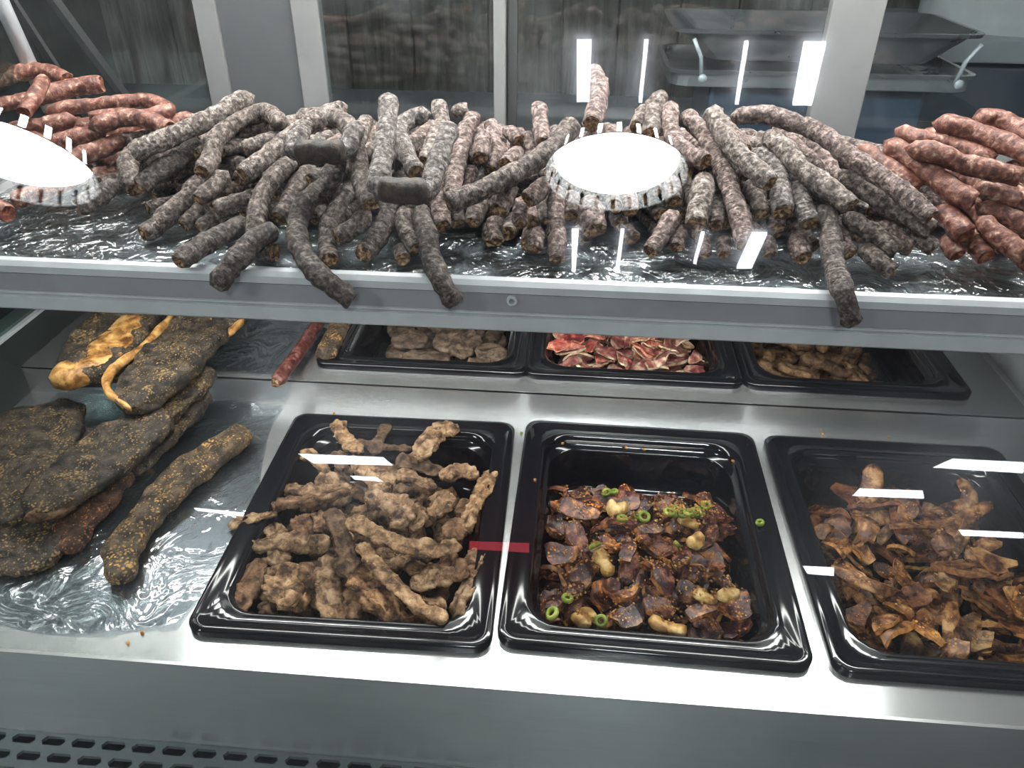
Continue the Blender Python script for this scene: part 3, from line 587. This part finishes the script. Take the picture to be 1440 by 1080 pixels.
slab([(345, 594), (300, 628), (248, 668), (205, 712), (172, 760), (166, 808)], (.028, .026, .024, .022, .022, .020), (40, 52, 60, 46, 50, 34), .017, 'single crooked biltong strip lying alone on the clear plastic sheet', tint=(1.7, 1.55, 1.3), bumpv=.004, seed=12)
Q = [onz(x_, y_, UD+z_) for x_, y_, z_ in ((456, 440, .016), (420, 495, .016), (388, 538, .020))]
o = strip('meat_stick', Q, .017, .017, M['redwors'], bumpv=.0012, freq=130, n=26, seg=12, power=2, tip=.2, tint=(.7, .55, .6)); tag(o, 'thin purplish-red dried meat stick poking over the raised deck edge', 'meat stick')
tipc = strip('cut_end', [Q[2]+(Q[2]-Q[1])*k for k in (.0, .03)], .015, .015, M['cut'], parent=o, n=6, bumpv=.002, freq=120, tip=.2)
Q = [onz(x_, y_, UD+z_) for x_, y_, z_ in ((488, 435, .014), (472, 470, .014), (456, 502, .014))]
o = strip('meat_stick', Q, .026, .016, M['slab'], bumpv=.0015, freq=90, n=20, power=2.8, tip=.25, tint=(2.2, 1.9, 1.5)); tag(o, 'flat brown spiced biltong stick beside the tray of broad slices', 'meat stick')

# ---------- dropped pieces in the trays: shared meshes, settled one by one on a height map
class Bed:
    def __init__(s, key, margin=.036):
        s.cx, s.cy, s.th, s.z0 = TRAYS[key]; s.cell = .004; s.hx, s.hy = TW/2, TD_/2; s.nx, s.ny = int(TW/s.cell)+1, int(TD_/s.cell)+1
        X, Y = np.meshgrid((np.arange(s.nx)+.5)*s.cell-s.hx, (np.arange(s.ny)+.5)*s.cell-s.hy, indexing='ij')
        inset = np.minimum(s.hx-abs(X), s.hy-abs(Y)); s.H = np.where(inset < .030, .008, np.where(inset < .038, -.030, -TH+.0035))
    def cells(s, V): return np.clip(((V[:, 0]+s.hx)/s.cell).astype(int), 0, s.nx-1), np.clip(((V[:, 1]+s.hy)/s.cell).astype(int), 0, s.ny-1)
    def settle(s, V, sink): 
        i, j = s.cells(V); return float(np.max(s.H[i, j]-V[:, 2]))-sink
    def commit(s, V): 
        i, j = s.cells(V); np.maximum.at(s.H, (i, j), V[:, 2])
    def world(s, x_, y_, z_): c, q = math.cos(s.th), math.sin(s.th); return (s.cx+c*x_-q*y_, s.cy+q*x_+c*y_, s.z0+z_)
def piece_mesh(name, L, Wd, T, curl, mat, seed, bumpv=.0015, n=9, seg=10, power=3.0, freq=75, jag=.25):
    r = random.Random(seed); a = curl; pts = []; wd = []
    for k in range(5):
        t = k/4-.5; ang = a*t
        pts.append((math.sin(ang)*L/max(abs(a), .01) if abs(a) > .05 else t*L, r.uniform(-.06, .06)*L, (1-math.cos(ang))*L/max(abs(a), .01) if abs(a) > .05 else 0)); wd.append(Wd*r.uniform(1-jag, 1+jag))
    PW = np.column_stack([np.array(pts), wd]); Q, _ = catmull(PW, n); s_ = np.linspace(0, 1, n); end = np.minimum(s_, 1-s_); prof = np.clip(end/.14, 0, 1)**.5*.85+.15
    V, Fc, UV = tube_geo(Q[:, :3], Q[:, 3]/2*prof, T/2*(.6+.4*prof), seg=seg, power=power, bump=bumpv, freq=freq, seed=seed*1.7, twist=r.uniform(-.6, .6), upv=(0, 0, 1))
    V -= V.mean(0); me = bpy.data.meshes.new(name); me.from_pydata(V.tolist(), [], Fc); me.materials.append(mat); me.polygons.foreach_set('use_smooth', [True]*len(me.polygons)); me.update()
    return me, V
def slice_mesh(name, L, Wd, T, curl, face, rim, seed, jag=.22, nk=14, wav=.003):
    r = random.Random(seed); ph = r.uniform(0, 6); out = []
    for k in range(nk):
        a = 2*math.pi*k/nk; c, q = math.cos(a), math.sin(a); p_ = 3.0
        e = (abs(c)**p_+abs(q)**p_)**(-1/p_); rr = e*(1+r.uniform(-jag, jag)*.8); out.append((c*rr*L/2+r.uniform(-.03, .03)*L, q*rr*Wd/2*(1+.25*math.sin(c*2+ph))))
    tilt = r.uniform(-.5, .5)
    def bendp(x_, y_, top):
        u = x_*math.cos(tilt)+y_*math.sin(tilt)*1.5; v_ = -x_*math.sin(tilt)+y_*math.cos(tilt); z_ = mnoise.noise(Vector((x_*90, y_*90, seed*1.3)))*wav+mnoise.noise(Vector((x_*220, y_*220, seed*2.3+top)))*wav*.45
        if abs(curl) > .05: R0 = L/abs(curl); an = u/R0; u2 = math.sin(an)*(R0-z_); z2 = (R0-(R0-z_)*math.cos(an))*math.copysign(1, curl)
        else: u2, z2 = u, z_
        return np.array([u2*math.cos(tilt)-v_*math.sin(tilt), u2*math.sin(tilt)+v_*math.cos(tilt), z2+v_*v_*curl*6])
    V = []; Fc = []; mi = []
    for top in (1, 0):
        b = len(V); V.append(bendp(0, 0, top)+np.array([0, 0, T/2 if top else -T/2]))
        for f_ in (.4, .75, 1.0):
            for x_, y_ in out: V.append(bendp(x_*f_, y_*f_, top)+np.array([0, 0, (T/2 if top else -T/2)*(1 if f_ < 1 else r.uniform(.55, 1.0))]))
        for k in range(nk):
            t = [(b, b+1+k, b+1+(k+1) % nk)]+[(b+1+i*nk+k, b+1+(i+1)*nk+k, b+1+(i+1)*nk+(k+1) % nk, b+1+i*nk+(k+1) % nk) for i in (0, 1)]
            for q in t: Fc.append(q if top else q[::-1]); mi.append(0)
    n1 = 1+3*nk; b = len(V); V += V[1+2*nk:1+3*nk]+V[n1+1+2*nk:n1+1+3*nk]
    for k in range(nk): Fc.append((b+nk+k, b+nk+(k+1) % nk, b+(k+1) % nk, b+k)); mi.append(1)
    V = np.array(V); V -= V.mean(0); me = bpy.data.meshes.new(name); me.from_pydata(V.tolist(), [], Fc); me.materials.append(face); me.materials.append(rim)
    me.polygons.foreach_set('material_index', mi); me.polygons.foreach_set('use_smooth', [True]*len(mi)); me.update(); return me, V
def fill(bed, name, meshes, count, where, label, cat, group, tilt=.5, tries=7, sink=.003, tints=((1, 1, 1),), top=.012, cap_fn=None):
    made = 0
    for k in range(count):
        best = None
        for _ in range(tries):
            me, V = meshes[random.randrange(len(meshes))]; x_, y_ = where()
            rot = Matrix.Rotation(random.uniform(0, 6.283), 3, 'Z') @ Matrix.Rotation(random.gauss(0, tilt), 3, 'X') @ Matrix.Rotation(random.gauss(0, tilt), 3, 'Y')
            sc = random.uniform(.85, 1.2); Rm = np.array(rot)*sc; Vr = V@Rm.T+np.array([x_, y_, 0]); zz = bed.settle(Vr, sink)
            lim = cap_fn(x_, y_) if cap_fn else top
            ht = (Vr[:, 2]+zz).max()-lim
            if best is None or ht < best[0]: best = (ht, me, Vr, zz, rot, sc, x_, y_)
        ht, me, Vr, zz, rot, sc, x_, y_ = best
        if ht > .006: continue
        Vr = Vr.copy(); Vr[:, 2] += zz; bed.commit(Vr); o = bpy.data.objects.new(name, me); link(o); o.location = bed.world(x_, y_, zz)
        o.rotation_euler = (Matrix.Rotation(bed.th, 3, 'Z') @ rot).to_euler(); o.scale = (sc,)*3; o.color = (*random.choice(tints), 1); tag(o, label, cat, group); made += 1
    return made
def uni(x0, x1, y0, y1): return lambda: (random.uniform(x0, x1), random.uniform(y0, y1))

# tray of slices with chilli
b2 = Bed('T2')
ms = [slice_mesh('maroon_slice', random.uniform(.028, .052), random.uniform(.014, .027), random.uniform(.004, .0075), random.uniform(-2.2, 2.2), M['slice'], M['crustd'], 100+i) for i in range(14)]+[slice_mesh('maroon_strip', random.uniform(.048, .068), random.uniform(.010, .016), random.uniform(.005, .008), random.uniform(-2.6, 2.6), M['slice'], M['crustd'], 130+i, jag=.3, nk=16, wav=.005) for i in range(8)]
cap2 = lambda x_, y_: -.010+.010*math.exp(-((x_+.02)/.085)**2-((y_+.055)/.09)**2)-max(0, y_-.03)*.30-max(0, x_-.075)*.3
VAR = ((1, 1, 1), (1.3, 1.1, 1.0), (.8, .75, .85), (1.7, 1.35, 1.0), (1.1, .9, 1.05))
fill(b2, 'chilli_biltong_slice', ms, 260, uni(-.092, .092, -.124, .088), 'glossy maroon biltong slice tossed with green chilli in its tray', 'biltong', 'maroon slices in the chilli tray', .55, cap_fn=cap2, tints=VAR)
mf = [piece_mesh('fat_bit', random.uniform(.020, .034), random.uniform(.013, .018), .010, random.uniform(-1.4, 1.4), M['fatbit'], 150+i, bumpv=.0014, n=14, seg=14, power=2.1, freq=110) for i in range(6)]
fill(b2, 'fat_piece', mf, 8, uni(-.08, .075, -.12, .03), 'pale yellow fatty biltong piece among the maroon slices', 'biltong', 'fatty pieces in the chilli tray', .3, cap_fn=lambda x_, y_: .02, tries=2)
def ring_mesh(R_, r_):
    V = []; Fc = []
    for i in range(12):
        for j in range(6):
            a, b = i/12*6.283, j/6*6.283; V.append(((R_+r_*math.cos(b))*math.cos(a), (R_+r_*math.cos(b))*math.sin(a), r_*1.3*math.sin(b))); Fc.append((i*6+j, ((i+1) % 12)*6+j, ((i+1) % 12)*6+(j+1) % 6, i*6+(j+1) % 6))
    me = bpy.data.meshes.new('chilli_ring'); me.from_pydata(V, [], Fc); me.materials.append(M['chilli']); me.polygons.foreach_set('use_smooth', [True]*len(me.polygons)); return me, np.array(V)
rings = [ring_mesh(.0042, .0019), ring_mesh(.0032, .0017), ring_mesh(.0048, .002)]
spots2 = [(548, 510), (610, 455), (640, 500), (490, 335), (520, 345), (770, 470), (800, 490), (840, 470), (865, 445), (900, 440), (780, 600), (430, 640), (320, 840), (225, 915), (255, 935), (460, 940), (1115, 550), (745, 495), (820, 505), (880, 470)]
def local(bed, wx, wy): c, q = math.cos(bed.th), math.sin(bed.th); dx, dy = wx-bed.cx, wy-bed.cy; return c*dx+q*dy, -q*dx+c*dy
for k, (zx, zy) in enumerate(spots2):
    px_, py_ = 690+zx/3, 580+zy/3; P = onz(px_, py_, -.018); x_, y_ = local(b2, P[0], P[1]); me, V = rings[k % 3]
    rot = Matrix.Rotation(random.gauss(0, .35), 3, 'X') @ Matrix.Rotation(random.gauss(0, .35), 3, 'Y'); Vr = V@np.array(rot).T+np.array([x_, y_, 0]); zz = b2.settle(Vr, .001); Vr[:, 2] += zz; b2.commit(Vr)
    o = bpy.data.objects.new('chilli_ring', me); link(o); o.location = b2.world(x_, y_, zz); o.rotation_euler = rot.to_euler(); o.color = (1, 1, 1, 1); tag(o, 'small green sliced chilli ring lying on the maroon slices', 'chilli', 'green chilli rings')
sv, sf = [], []
for k in range(2600):
    x_, y_ = (random.uniform(-.09, .09), random.uniform(-.12, .08)) if k > 350 else (random.gauss(.035, .018), random.gauss(.035, .012))
    i = int((x_+b2.hx)/b2.cell); j = int((y_+b2.hy)/b2.cell)
    if mnoise.noise(Vector((x_*30, y_*30, 1))) < -.05 and k > 350: continue
    wz = np.array(b2.world(x_, y_, b2.H[i, j]-.0006)); s_ = random.uniform(.0007, .0019); n0 = len(sv)
    sv += [wz+np.array(d)*s_ for d in ((1, 0, 0), (-1, .2, 0), (0, 1, .1), (.1, -1, 0), (0, 0, .9), (0, 0, -.9))]
    sf += [[n0+q for q in t] for t in ((0, 2, 4), (2, 1, 4), (1, 3, 4), (3, 0, 4), (2, 0, 5), (1, 2, 5), (3, 1, 5), (0, 3, 5))]
o = mesh_obj('spice_crumbs', sv, sf, M['seed'], smooth=False); o.color = (1, 1, 1, 1); tag(o, 'orange spice crumbs and chilli seeds scattered over the maroon slices', 'crumbs', kind='stuff')

# tray of orange-brown slices
b3 = Bed('T3')
ms = [slice_mesh('orange_slice', random.uniform(.026, .052), random.uniform(.016, .028), random.uniform(.0035, .006), random.uniform(-1.8, 1.8), M['slice3'], M['crust'], 200+i, jag=.26) for i in range(16)]+[slice_mesh('orange_strip', random.uniform(.050, .070), random.uniform(.011, .018), random.uniform(.004, .007), random.uniform(-2.2, 2.2), M['slice3'], M['crust'], 240+i, jag=.3, nk=16, wav=.005) for i in range(9)]
cap3 = lambda x_, y_: -.010-max(0, y_-.06)*.3+.012*math.sin(x_*40+y_*25)
fill(b3, 'dry_biltong_slice', ms, 300, uni(-.094, .094, -.124, .10), 'orange-brown sliced biltong piece in the tray without chilli', 'biltong', 'orange-brown slices in their tray', .5, cap_fn=cap3, tints=((1, 1, 1), (1.25, 1.1, 1), (.75, .62, .6), (.6, .42, .42), (1.4, 1.25, 1.1)))
for path, zs, wpx, lab in (([(1230, 652), (1226, 680), (1214, 706)], (.014, .0, -.014), (26, 30, 32), 'pale upright biltong strip leaning at the back of the orange-brown slices'),
                           ([(1350, 672), (1364, 700), (1345, 722)], (.010, .002, -.016), (20, 24, 22), 'twisted biltong strip with a knob rising from the orange-brown slices'),
                           ([(1396, 706), (1345, 738), (1322, 782)], (.006, -.004, -.012), (16, 26, 24), 'long bent biltong strip with an orange tip across the orange-brown slices')):
    P = [onz(x_, y_, z_) for (x_, y_), z_ in zip(path, zs)]; o = strip('biltong_strip', P, [pxw(x_, y_, z_, w_) for (x_, y_), z_, w_ in zip(path, zs, wpx)], .006, M['slice3'], bumpv=.0015, freq=70, n=16, seg=10, tint=(1.1, .95, .9)); tag(o, lab, 'biltong')

# tray of coarse strips
b1 = Bed('T1')
ms = [piece_mesh('tan_strip', random.uniform(.055, .085), random.uniform(.016, .024), .012, random.uniform(-1.2, 1.2), M['chunk'], 300+i, bumpv=.0045, n=22, seg=12, power=2.2, freq=110, jag=.4) for i in range(8)]
CH = ((.85, .80, .74), (.62, .52, .44), (1.05, .98, .86), (.45, .41, .38), (.9, .74, .58))
fill(b1, 'biltong_strip', ms, 110, uni(-.082, .082, -.115, .100), 'coarse tan biltong strip heaped in the black tray', 'biltong', 'tan strips in their tray', .3, tints=CH, cap_fn=lambda x_, y_: -.012+.008*math.exp(-(x_/.07)**2-(y_/.1)**2))
T1P = [ # centre line in 3x crop pixels (origin 260,560), width, height offset
 ([(640, 100), (680, 180), (740, 235)], 56, .022, 2), ([(850, 108), (820, 180), (790, 232)], 44, .016, 3), ([(1155, 122), (1060, 145), (1005, 220), (985, 265)], 84, .022, 0),
 ([(500, 220), (570, 280), (600, 330)], 60, .004, 2), ([(640, 230), (662, 300)], 60, 0, 0), ([(720, 180), (820, 200), (955, 215)], 40, .0, 3), ([(555, 340), (650, 350)], 80, .004, 0),
 ([(720, 245), (790, 320), (855, 395)], 90, .012, 2), ([(890, 262), (1000, 285), (1085, 320)], 64, .004, 3), ([(895, 310), (980, 355), (1065, 385)], 74, .002, 0), ([(1085, 345), (1160, 305), (1235, 330)], 66, .010, 0),
 ([(1300, 310), (1250, 400), (1205, 480), (1190, 560)], 66, .010, 2), ([(420, 380), (520, 395), (700, 385)], 54, .0, 0), ([(325, 455), (450, 440), (600, 420), (700, 398)], 64, .006, 1), ([(180, 538), (280, 512), (390, 490)], 50, .014, 2),
 ([(370, 530), (388, 620), (402, 705)], 72, .004, 0), ([(480, 500), (510, 580), (525, 645)], 80, .002, 1), ([(560, 480), (582, 565)], 52, .004, 0), ([(620, 470), (652, 570), (690, 670), (692, 755)], 70, .008, 3),
 ([(690, 500), (790, 560), (930, 618), (1080, 642), (1140, 600)], 66, .022, 2), ([(760, 420), (860, 420), (925, 545)], 100, .008, 0), ([(970, 450), (968, 560)], 70, .002, 0), ([(1100, 395), (1060, 500)], 96, .004, 0), ([(1150, 510), (1125, 625)], 84, .008, 1),
 ([(285, 625), (420, 615), (610, 625)], 66, .006, 0), ([(320, 680), (280, 790), (215, 920)], 80, .004, 1), ([(408, 700), (412, 800), (445, 880)], 120, .010, 2), ([(565, 690), (520, 810)], 100, .0, 1), ([(600, 660), (605, 800), (640, 960)], 86, -.002, 0),
 ([(740, 610), (800, 700), (900, 800), (990, 880), (1110, 935)], 54, .018, 2), ([(770, 700), (800, 830), (880, 950)], 150, .004, 4), ([(935, 700), (1030, 740)], 76, .002, 1), ([(955, 805), (1060, 745), (1145, 765)], 76, .008, 0), ([(960, 850), (1105, 885)], 70, .0, 2),
 ([(1235, 640), (1200, 760), (1150, 870), (1180, 935)], 76, .008, 0), ([(1150, 680), (1162, 785)], 50, .010, 1), ([(1045, 970), (1140, 960)], 60, .004, 0), ([(720, 780), (700, 960)], 86, -.004, 1), ([(345, 850), (372, 930)], 70, -.008, 0), ([(460, 780), (500, 900)], 80, -.006, 4)]
tch = []
for path, wz, dz, ti in T1P:
    P = []
    for x_, y_ in path:
        px_, py_ = 260+x_/3, 560+y_/3; g0 = onz(px_, py_, -.005); lx, ly = local(b1, g0[0], g0[1]); hh = -.006+.014*math.exp(-(lx/.085)**2-(ly/.12)**2)+dz*.8
        P.append(onz(px_, py_, hh))
    wd = wz/3*((np.mean(P, axis=0)-CAM)@FW)/F_PX; _, L = catmull(P, 5); Q, L = catmull(P, max(4, int(L/.009)+1)); tch.append(Chain(Q, wd*.36, wd=wd, ti=ti))
def tray_floor(X, Rr): X[:, 2] = np.maximum(X[:, 2], -.045+Rr); return X
relax(tch, tray_floor, iters=30, anchor=.06)
for k, c in enumerate(tch):
    P = c.P; wd = c.kw['wd']; n = len(P); ww = wd*(1+.22*np.array([mnoise.noise(Vector((i*.6, k*3.1, 0))) for i in range(n)]))
    o = strip('biltong_strip', P, ww*1.28, wd*.55, M['chunk'], bumpv=wd*.19, freq=120, n=max(20, n*5), seg=22, power=2.2, ridge=1.3, twist=random.uniform(-1.2, 1.2), tip=.45, tint=CH[c.kw['ti']], seed=k*2.2)
    lab = 'coarse tan biltong strip heaped in the black tray'
    if k == 2: lab = 'thick curled tan biltong strip standing against the back rim of its tray'
    if k == 14: lab = 'thin tan biltong strip poking out over the side rim towards the plastic sheet'
    if k == 19: lab = 'long tan biltong strip lying crosswise on top of the heap'
    tag(o, lab, 'biltong', 'tan strips in their tray')

# raised trays
bu = Bed('U1'); 
for k, (poly, zt, lab) in enumerate((([(550, 478), (578, 478), (602, 476)], 24, 'broad grey-brown biltong slice with a straight back edge in the sparse tray'), ([(612, 475), (645, 480), (678, 482)], 36, 'largest broad grey-brown biltong slice at the back of the sparse tray'),
        ([(565, 506), (595, 504), (632, 508)], 22, 'long grey-brown biltong slice along the front of the sparse tray'), ([(634, 490), (650, 494), (664, 498)], 18, 'small rounded biltong slice resting on the largest slice'),
        ([(682, 484), (692, 500), (704, 512)], 24, 'forked grey-brown biltong slice with a yellow tip in the sparse tray'), ([(657, 512), (675, 513), (692, 514)], 12, 'small flat biltong chip at the front rim of the sparse tray'))):
    z_ = UD-TH+.042
    P = [onz(x_, y_, z_) for x_, y_ in poly]; wd = zt*((P[1]-CAM)@FW)/F_PX/.56
    o = strip('biltong_slice', P, [wd*.8, wd, wd*.8], .010, M['plainmeat'], bumpv=.005, freq=70, n=18, seg=18, power=3.5, tip=.3, seed=k*5); tag(o, lab, 'biltong', 'broad slices in the sparse tray')
ms = [piece_mesh('brown_slice', random.uniform(.05, .07), random.uniform(.03, .04), .009, random.uniform(-.4, .4), M['plainmeat'], 350+i, bumpv=.003) for i in range(4)]
fill(bu, 'biltong_slice', ms, 26, uni(-.075, .09, -.12, .12), 'broad biltong slice lying under the others in the sparse tray', 'biltong', 'lower slices in the sparse tray', .12, cap_fn=lambda x_, y_: -.030, tints=((1, 1, 1), (.95, .92, .9)))
bu2 = Bed('U2')
ms = [slice_mesh('pink_slice', random.uniform(.026, .046), random.uniform(.012, .020), .0035, random.uniform(-2, 2), M['slicer'], M['fatrim'], 400+i, nk=12) for i in range(14)]
fill(bu2, 'fatty_biltong_slice', ms, 270, uni(-.094, .094, -.124, .06), 'pink-red sliced biltong with white fat in the full raised tray', 'biltong', 'pink-red slices in the raised tray', .6, tries=5, sink=.001, cap_fn=lambda x_, y_: .000+.008*math.sin(x_*50), tints=((1, 1, 1), (1.4, .8, .75), (1.2, 1.2, 1.1), (.75, .7, .7), (1.3, 1.3, 1.2)))
bu3 = Bed('U3')
ms = [piece_mesh('brown_stick', random.uniform(.045, .07), random.uniform(.014, .02), .012, random.uniform(-1.0, 1.0), M['chunk'], 500+i, bumpv=.003, n=12, power=2.2, freq=85) for i in range(8)]
fill(bu3, 'meat_stick', ms, 130, uni(-.092, .055, -.122, .07), 'short tan-brown dried meat stick in the raised tray', 'meat stick', 'sticks in the raised tray', .35, tries=5, sink=.003, cap_fn=lambda x_, y_: -.012-max(0, x_-.02)*.3, tints=((.50, .44, .36), (.38, .32, .27), (.62, .54, .43)))

# crumbs on the deck and tray rims
for (px_, py_, green) in ((733, 610, 1), (1249, 614, 0), (1157, 612, 0), (968, 528, 0), (845, 602, 0), (791, 625, 0), (880, 631, 0), (906, 634, 0), (1030, 650, 0), (752, 676, 0), (180, 905, 0), (200, 891, 0), (470, 583, 0)):
    P = onz(px_, py_, .006 if 740 < px_ < 1050 and py_ > 600 else .0); bm = bmesh.new(); bmesh.ops.create_icosphere(bm, subdivisions=1, radius=.0022)
    for v in bm.verts: v.co *= random.uniform(.6, 1.1)
    me = bpy.data.meshes.new('crumb'); bm.to_mesh(me); bm.free(); me.materials.append(M['chilli' if green else 'seed']); o = bpy.data.objects.new('crumb', me); link(o); o.location = P+np.array([0, 0, .0015]); o.color = (1, 1, 1, 1)
    tag(o, 'tiny green chilli crumb on the steel deck between two trays' if green else 'tiny yellow-brown crumb dropped on the deck or a tray rim', 'crumb', 'stray crumbs')

# ------------------------------------------------------------------ behind the case: counter, scale, white tub
MB().box(-1.6, 1.8, .66, 1.25, .10, .14).build('counter', M['wallp'], bevel=.004)
o = bpy.data.objects['counter']; tag(o, 'dark work counter behind the display case', 'counter')
sc_ = empty('weighing_scale', (.37, .90, .14)); tag(sc_, 'weighing scale with two stacked stainless pans on a navy body', 'scale')
def loft(name, rings, mat, parent, cap=True, smooth=False):
    n = len(rings[0]); V = [p_ for r_ in rings for p_ in r_]; Fc = [(i*n+k, i*n+(k+1) % n, (i+1)*n+(k+1) % n, (i+1)*n+k) for i in range(len(rings)-1) for k in range(n)]
    if cap: Fc += [list(range((len(rings)-1)*n, len(rings)*n))]
    return mesh_obj(name, V, Fc, mat, parent, smooth=smooth)
def pan(name, z, hx0, hy0, hx1, hy1, dep, parent):
    c = np.array([.375, .90, z]); R_ = lambda hx, hy, zz: [(c[0]+a, c[1]+b, z+zz) for a, b in rrect(hx, hy, .03)]
    return loft(name, [R_(hx0, hy0, -.006), R_(hx0+.002, hy0+.002, 0), R_(hx0-.006, hy0-.006, 0), R_(hx1, hy1, -dep), R_(hx1-.01, hy1-.01, -dep-.003)], M['pan'], parent)
pan('upper_pan', .350, .245, .125, .185, .085, .052, sc_); pan('lower_pan', .288, .250, .125, .246, .121, .026, sc_)
MB().box(.20, .56, .80, 1.0, .14, .272).build('body', M['navy'], sc_, bevel=.008)
for sx in (-1, 1):
    MB().tube([(.375+sx*.20, .745, .283), (.375+sx*.205, .742, .315), (.375+sx*.22, .738, .342)], .0035, 8).build('pan_bracket', M['alu'], sc_, smooth=True)
    MB().tube([(.375+sx*.20, .733, .284), (.375+sx*.20, .727, .284)], .007, 12).build('bolt', M['alu'], sc_, smooth=True)
MB().tube([(.33, .742, .15), (.335, .738, .2), (.36, .736, .24), (.41, .736, .268)], .004, 8).build('power_cord', M['rubber'], smooth=True)
tag(bpy.data.objects['power_cord'], 'thin black cable looping up in front of the scale body', 'cord')
R_ = lambda r_, z: [(.86+r_*math.cos(a), 1.25+r_*math.sin(a), z) for a in np.linspace(0, 6.283, 24, endpoint=False)]
o = loft('plastic_tub', [R_(.15, .30), R_(.17, .32), R_(.18, .58), R_(.185, .60), R_(.175, .60), R_(.165, .34)], M['white'], None, smooth=True); tag(o, 'large white plastic tub standing on a shelf behind the scale', 'tub')
MB().box(.55, 1.6, 1.05, 1.5, .26, .30).build('back_shelf', M['alu'], bevel=.003); tag(bpy.data.objects['back_shelf'], 'grey steel shelf behind the scale carrying the white tub', 'shelf')
MB().box(.62, 1.5, 1.08, 1.45, .14, .26).build('storage_box', M['navy'], bevel=.006); tag(bpy.data.objects['storage_box'], 'dark blue-grey storage box under the grey steel shelf', 'box')

# ------------------------------------------------------------------ shop lights behind the viewer, seen mirrored in the slanted glass
GN = np.array([0, -math.cos(BETA), math.sin(BETA)]); G0 = np.array([0, GY, GZ])
def mirror_ray(x, y):
    d = ray(x, y); d /= np.linalg.norm(d); t = ((G0-CAM)@GN)/(d@GN); h = CAM+d*t; return h, d-2*(d@GN)*GN, t
def on_ceiling(x, y, z): h, r, t = mirror_ray(x, y); return h+r*(z-h[2])/r[2]
def on_far(x, y, Y): h, r, t = mirror_ray(x, y); return h+r*(Y-h[1])/r[1]
def bay_lamp(px_, py_, wpx, label, tilt):
    z = 1.75; c = on_ceiling(px_, py_, z); h, r, t = mirror_ray(px_, py_); dist = t+np.linalg.norm(c-h); R0 = wpx/2*dist/F_PX*.985
    root = empty('bay_lamp_offscreen', c); tag(root, label, 'lamp', 'round bay lamps')
    nseg = 96; V = []; Fc = []; rad = (1.0, .99, .94, .93, .62, .30, .28); zz = (0, .02, .20, .24, .46, .56, .60)
    for r_, q in zip(rad, zz): V += [(c[0]+R0*r_*math.cos(a), c[1]+R0*r_*math.sin(a), c[2]+R0*q) for a in np.linspace(0, 2*math.pi, nseg, endpoint=False)]
    for i in range(len(rad)-1):
        for k in range(nseg):
            if i == 1 and k % 4 == 0: continue                       # cooling slots around the rim
            Fc.append((i*nseg+k, i*nseg+(k+1) % nseg, (i+1)*nseg+(k+1) % nseg, (i+1)*nseg+k))
    s_ = mesh_obj('shade', V, Fc, M['white'], root); so = s_.modifiers.new('thick', 'SOLIDIFY'); so.thickness = .004
    dr = [[(c[0]+R0*q_*math.cos(a), c[1]+R0*q_*math.sin(a), c[2]+R0*h_) for a in np.linspace(0, 2*math.pi, 40, endpoint=False)] for q_, h_ in ((.88, .27), (.86, .22), (.72, .13), (.45, .06), (.12, .035))]
    mesh_obj('diffuser_offscreen', [p_ for r_ in dr for p_ in r_], [(i*40+k, i*40+(k+1) % 40, (i+1)*40+(k+1) % 40, (i+1)*40+k) for i in range(4) for k in range(40)]+[list(range(160, 200)), list(range(39, -1, -1))], M['bay'], root)
    MB().tube([(c[0], c[1], c[2]+R0*.6), (c[0], c[1], 2.6)], .012, 8).build('cord', M['rubber'], root)
    for s2 in root.children: s2.location = s2.location
    root.rotation_euler = tilt
bay_lamp(866, 246, 196, 'round white bay lamp with slotted rim, mirrored over the middle of the heap', (0, 0, 0))
bay_lamp(8, 230, 196, 'round white bay lamp with slotted rim, mirrored over the red sausages by the end brace', (0, 0, 0))
def panel(corners, fn, label, arg, thick=(0, 0, .02)):
    P = [fn(x_, y_, arg) for x_, y_ in corners]; t = np.array(thick)
    o = mesh_obj('strip_light_offscreen', P+[p_+t for p_ in P], [(0, 1, 2, 3), (7, 6, 5, 4), (0, 4, 5, 1), (1, 5, 6, 2), (2, 6, 7, 3), (3, 7, 4, 0)], M['panel_l'], smooth=False, origin=np.mean(P, axis=0)); tag(o, label, 'light', 'shop strip lights'); return o
LAB = 'white shop strip light mirrored in the slanted front glass'
for q in ([(811, 60), (832, 60), (829, 143), (811, 143)], [(906, 60), (912, 60), (903, 144), (898, 144)], [(1047, 62), (1053, 62), (1039, 147), (1034, 147)], [(1131, 63), (1162, 63), (1142, 148), (1115, 148)],
          [(804, 325), (814, 325), (809, 382), (804, 382)], [(873, 325), (878, 325), (870, 384), (865, 384)], [(986, 329), (991, 329), (979, 371), (975, 371)], [(1058, 330), (1079, 330), (1057, 378), (1036, 378)]):
    panel(q, on_ceiling, LAB, 2.56)
for q in ([(419, 638), (539, 643), (552, 654), (440, 651)], [(492, 669), (530, 671), (538, 677), (498, 674)], [(272, 714), (342, 721), (340, 726), (276, 718)], [(1210, 687), (1298, 690), (1300, 701), (1200, 697)], [(1340, 645), (1440, 650), (1440, 665), (1313, 657)],
          [(1130, 796), (1173, 798), (1173, 810), (1137, 807)], [(1350, 745), (1440, 749), (1440, 757), (1356, 753)]):
    panel(q, on_far, LAB.replace('strip', 'far strip'), -8.5, (0, -.03, 0))
P = [on_far(x_, y_, -8.4) for x_, y_ in ((660, 761), (744, 764), (744, 777), (660, 772))]
o = mesh_obj('red_sign_offscreen', P+[p_+np.array([0, -.04, 0]) for p_ in P], [(0, 1, 2, 3), (7, 6, 5, 4), (0, 4, 5, 1), (1, 5, 6, 2), (2, 6, 7, 3), (3, 7, 4, 0)], M['redsign'], smooth=False); tag(o, 'red lit sign across the shop, mirrored between two lower trays', 'sign')
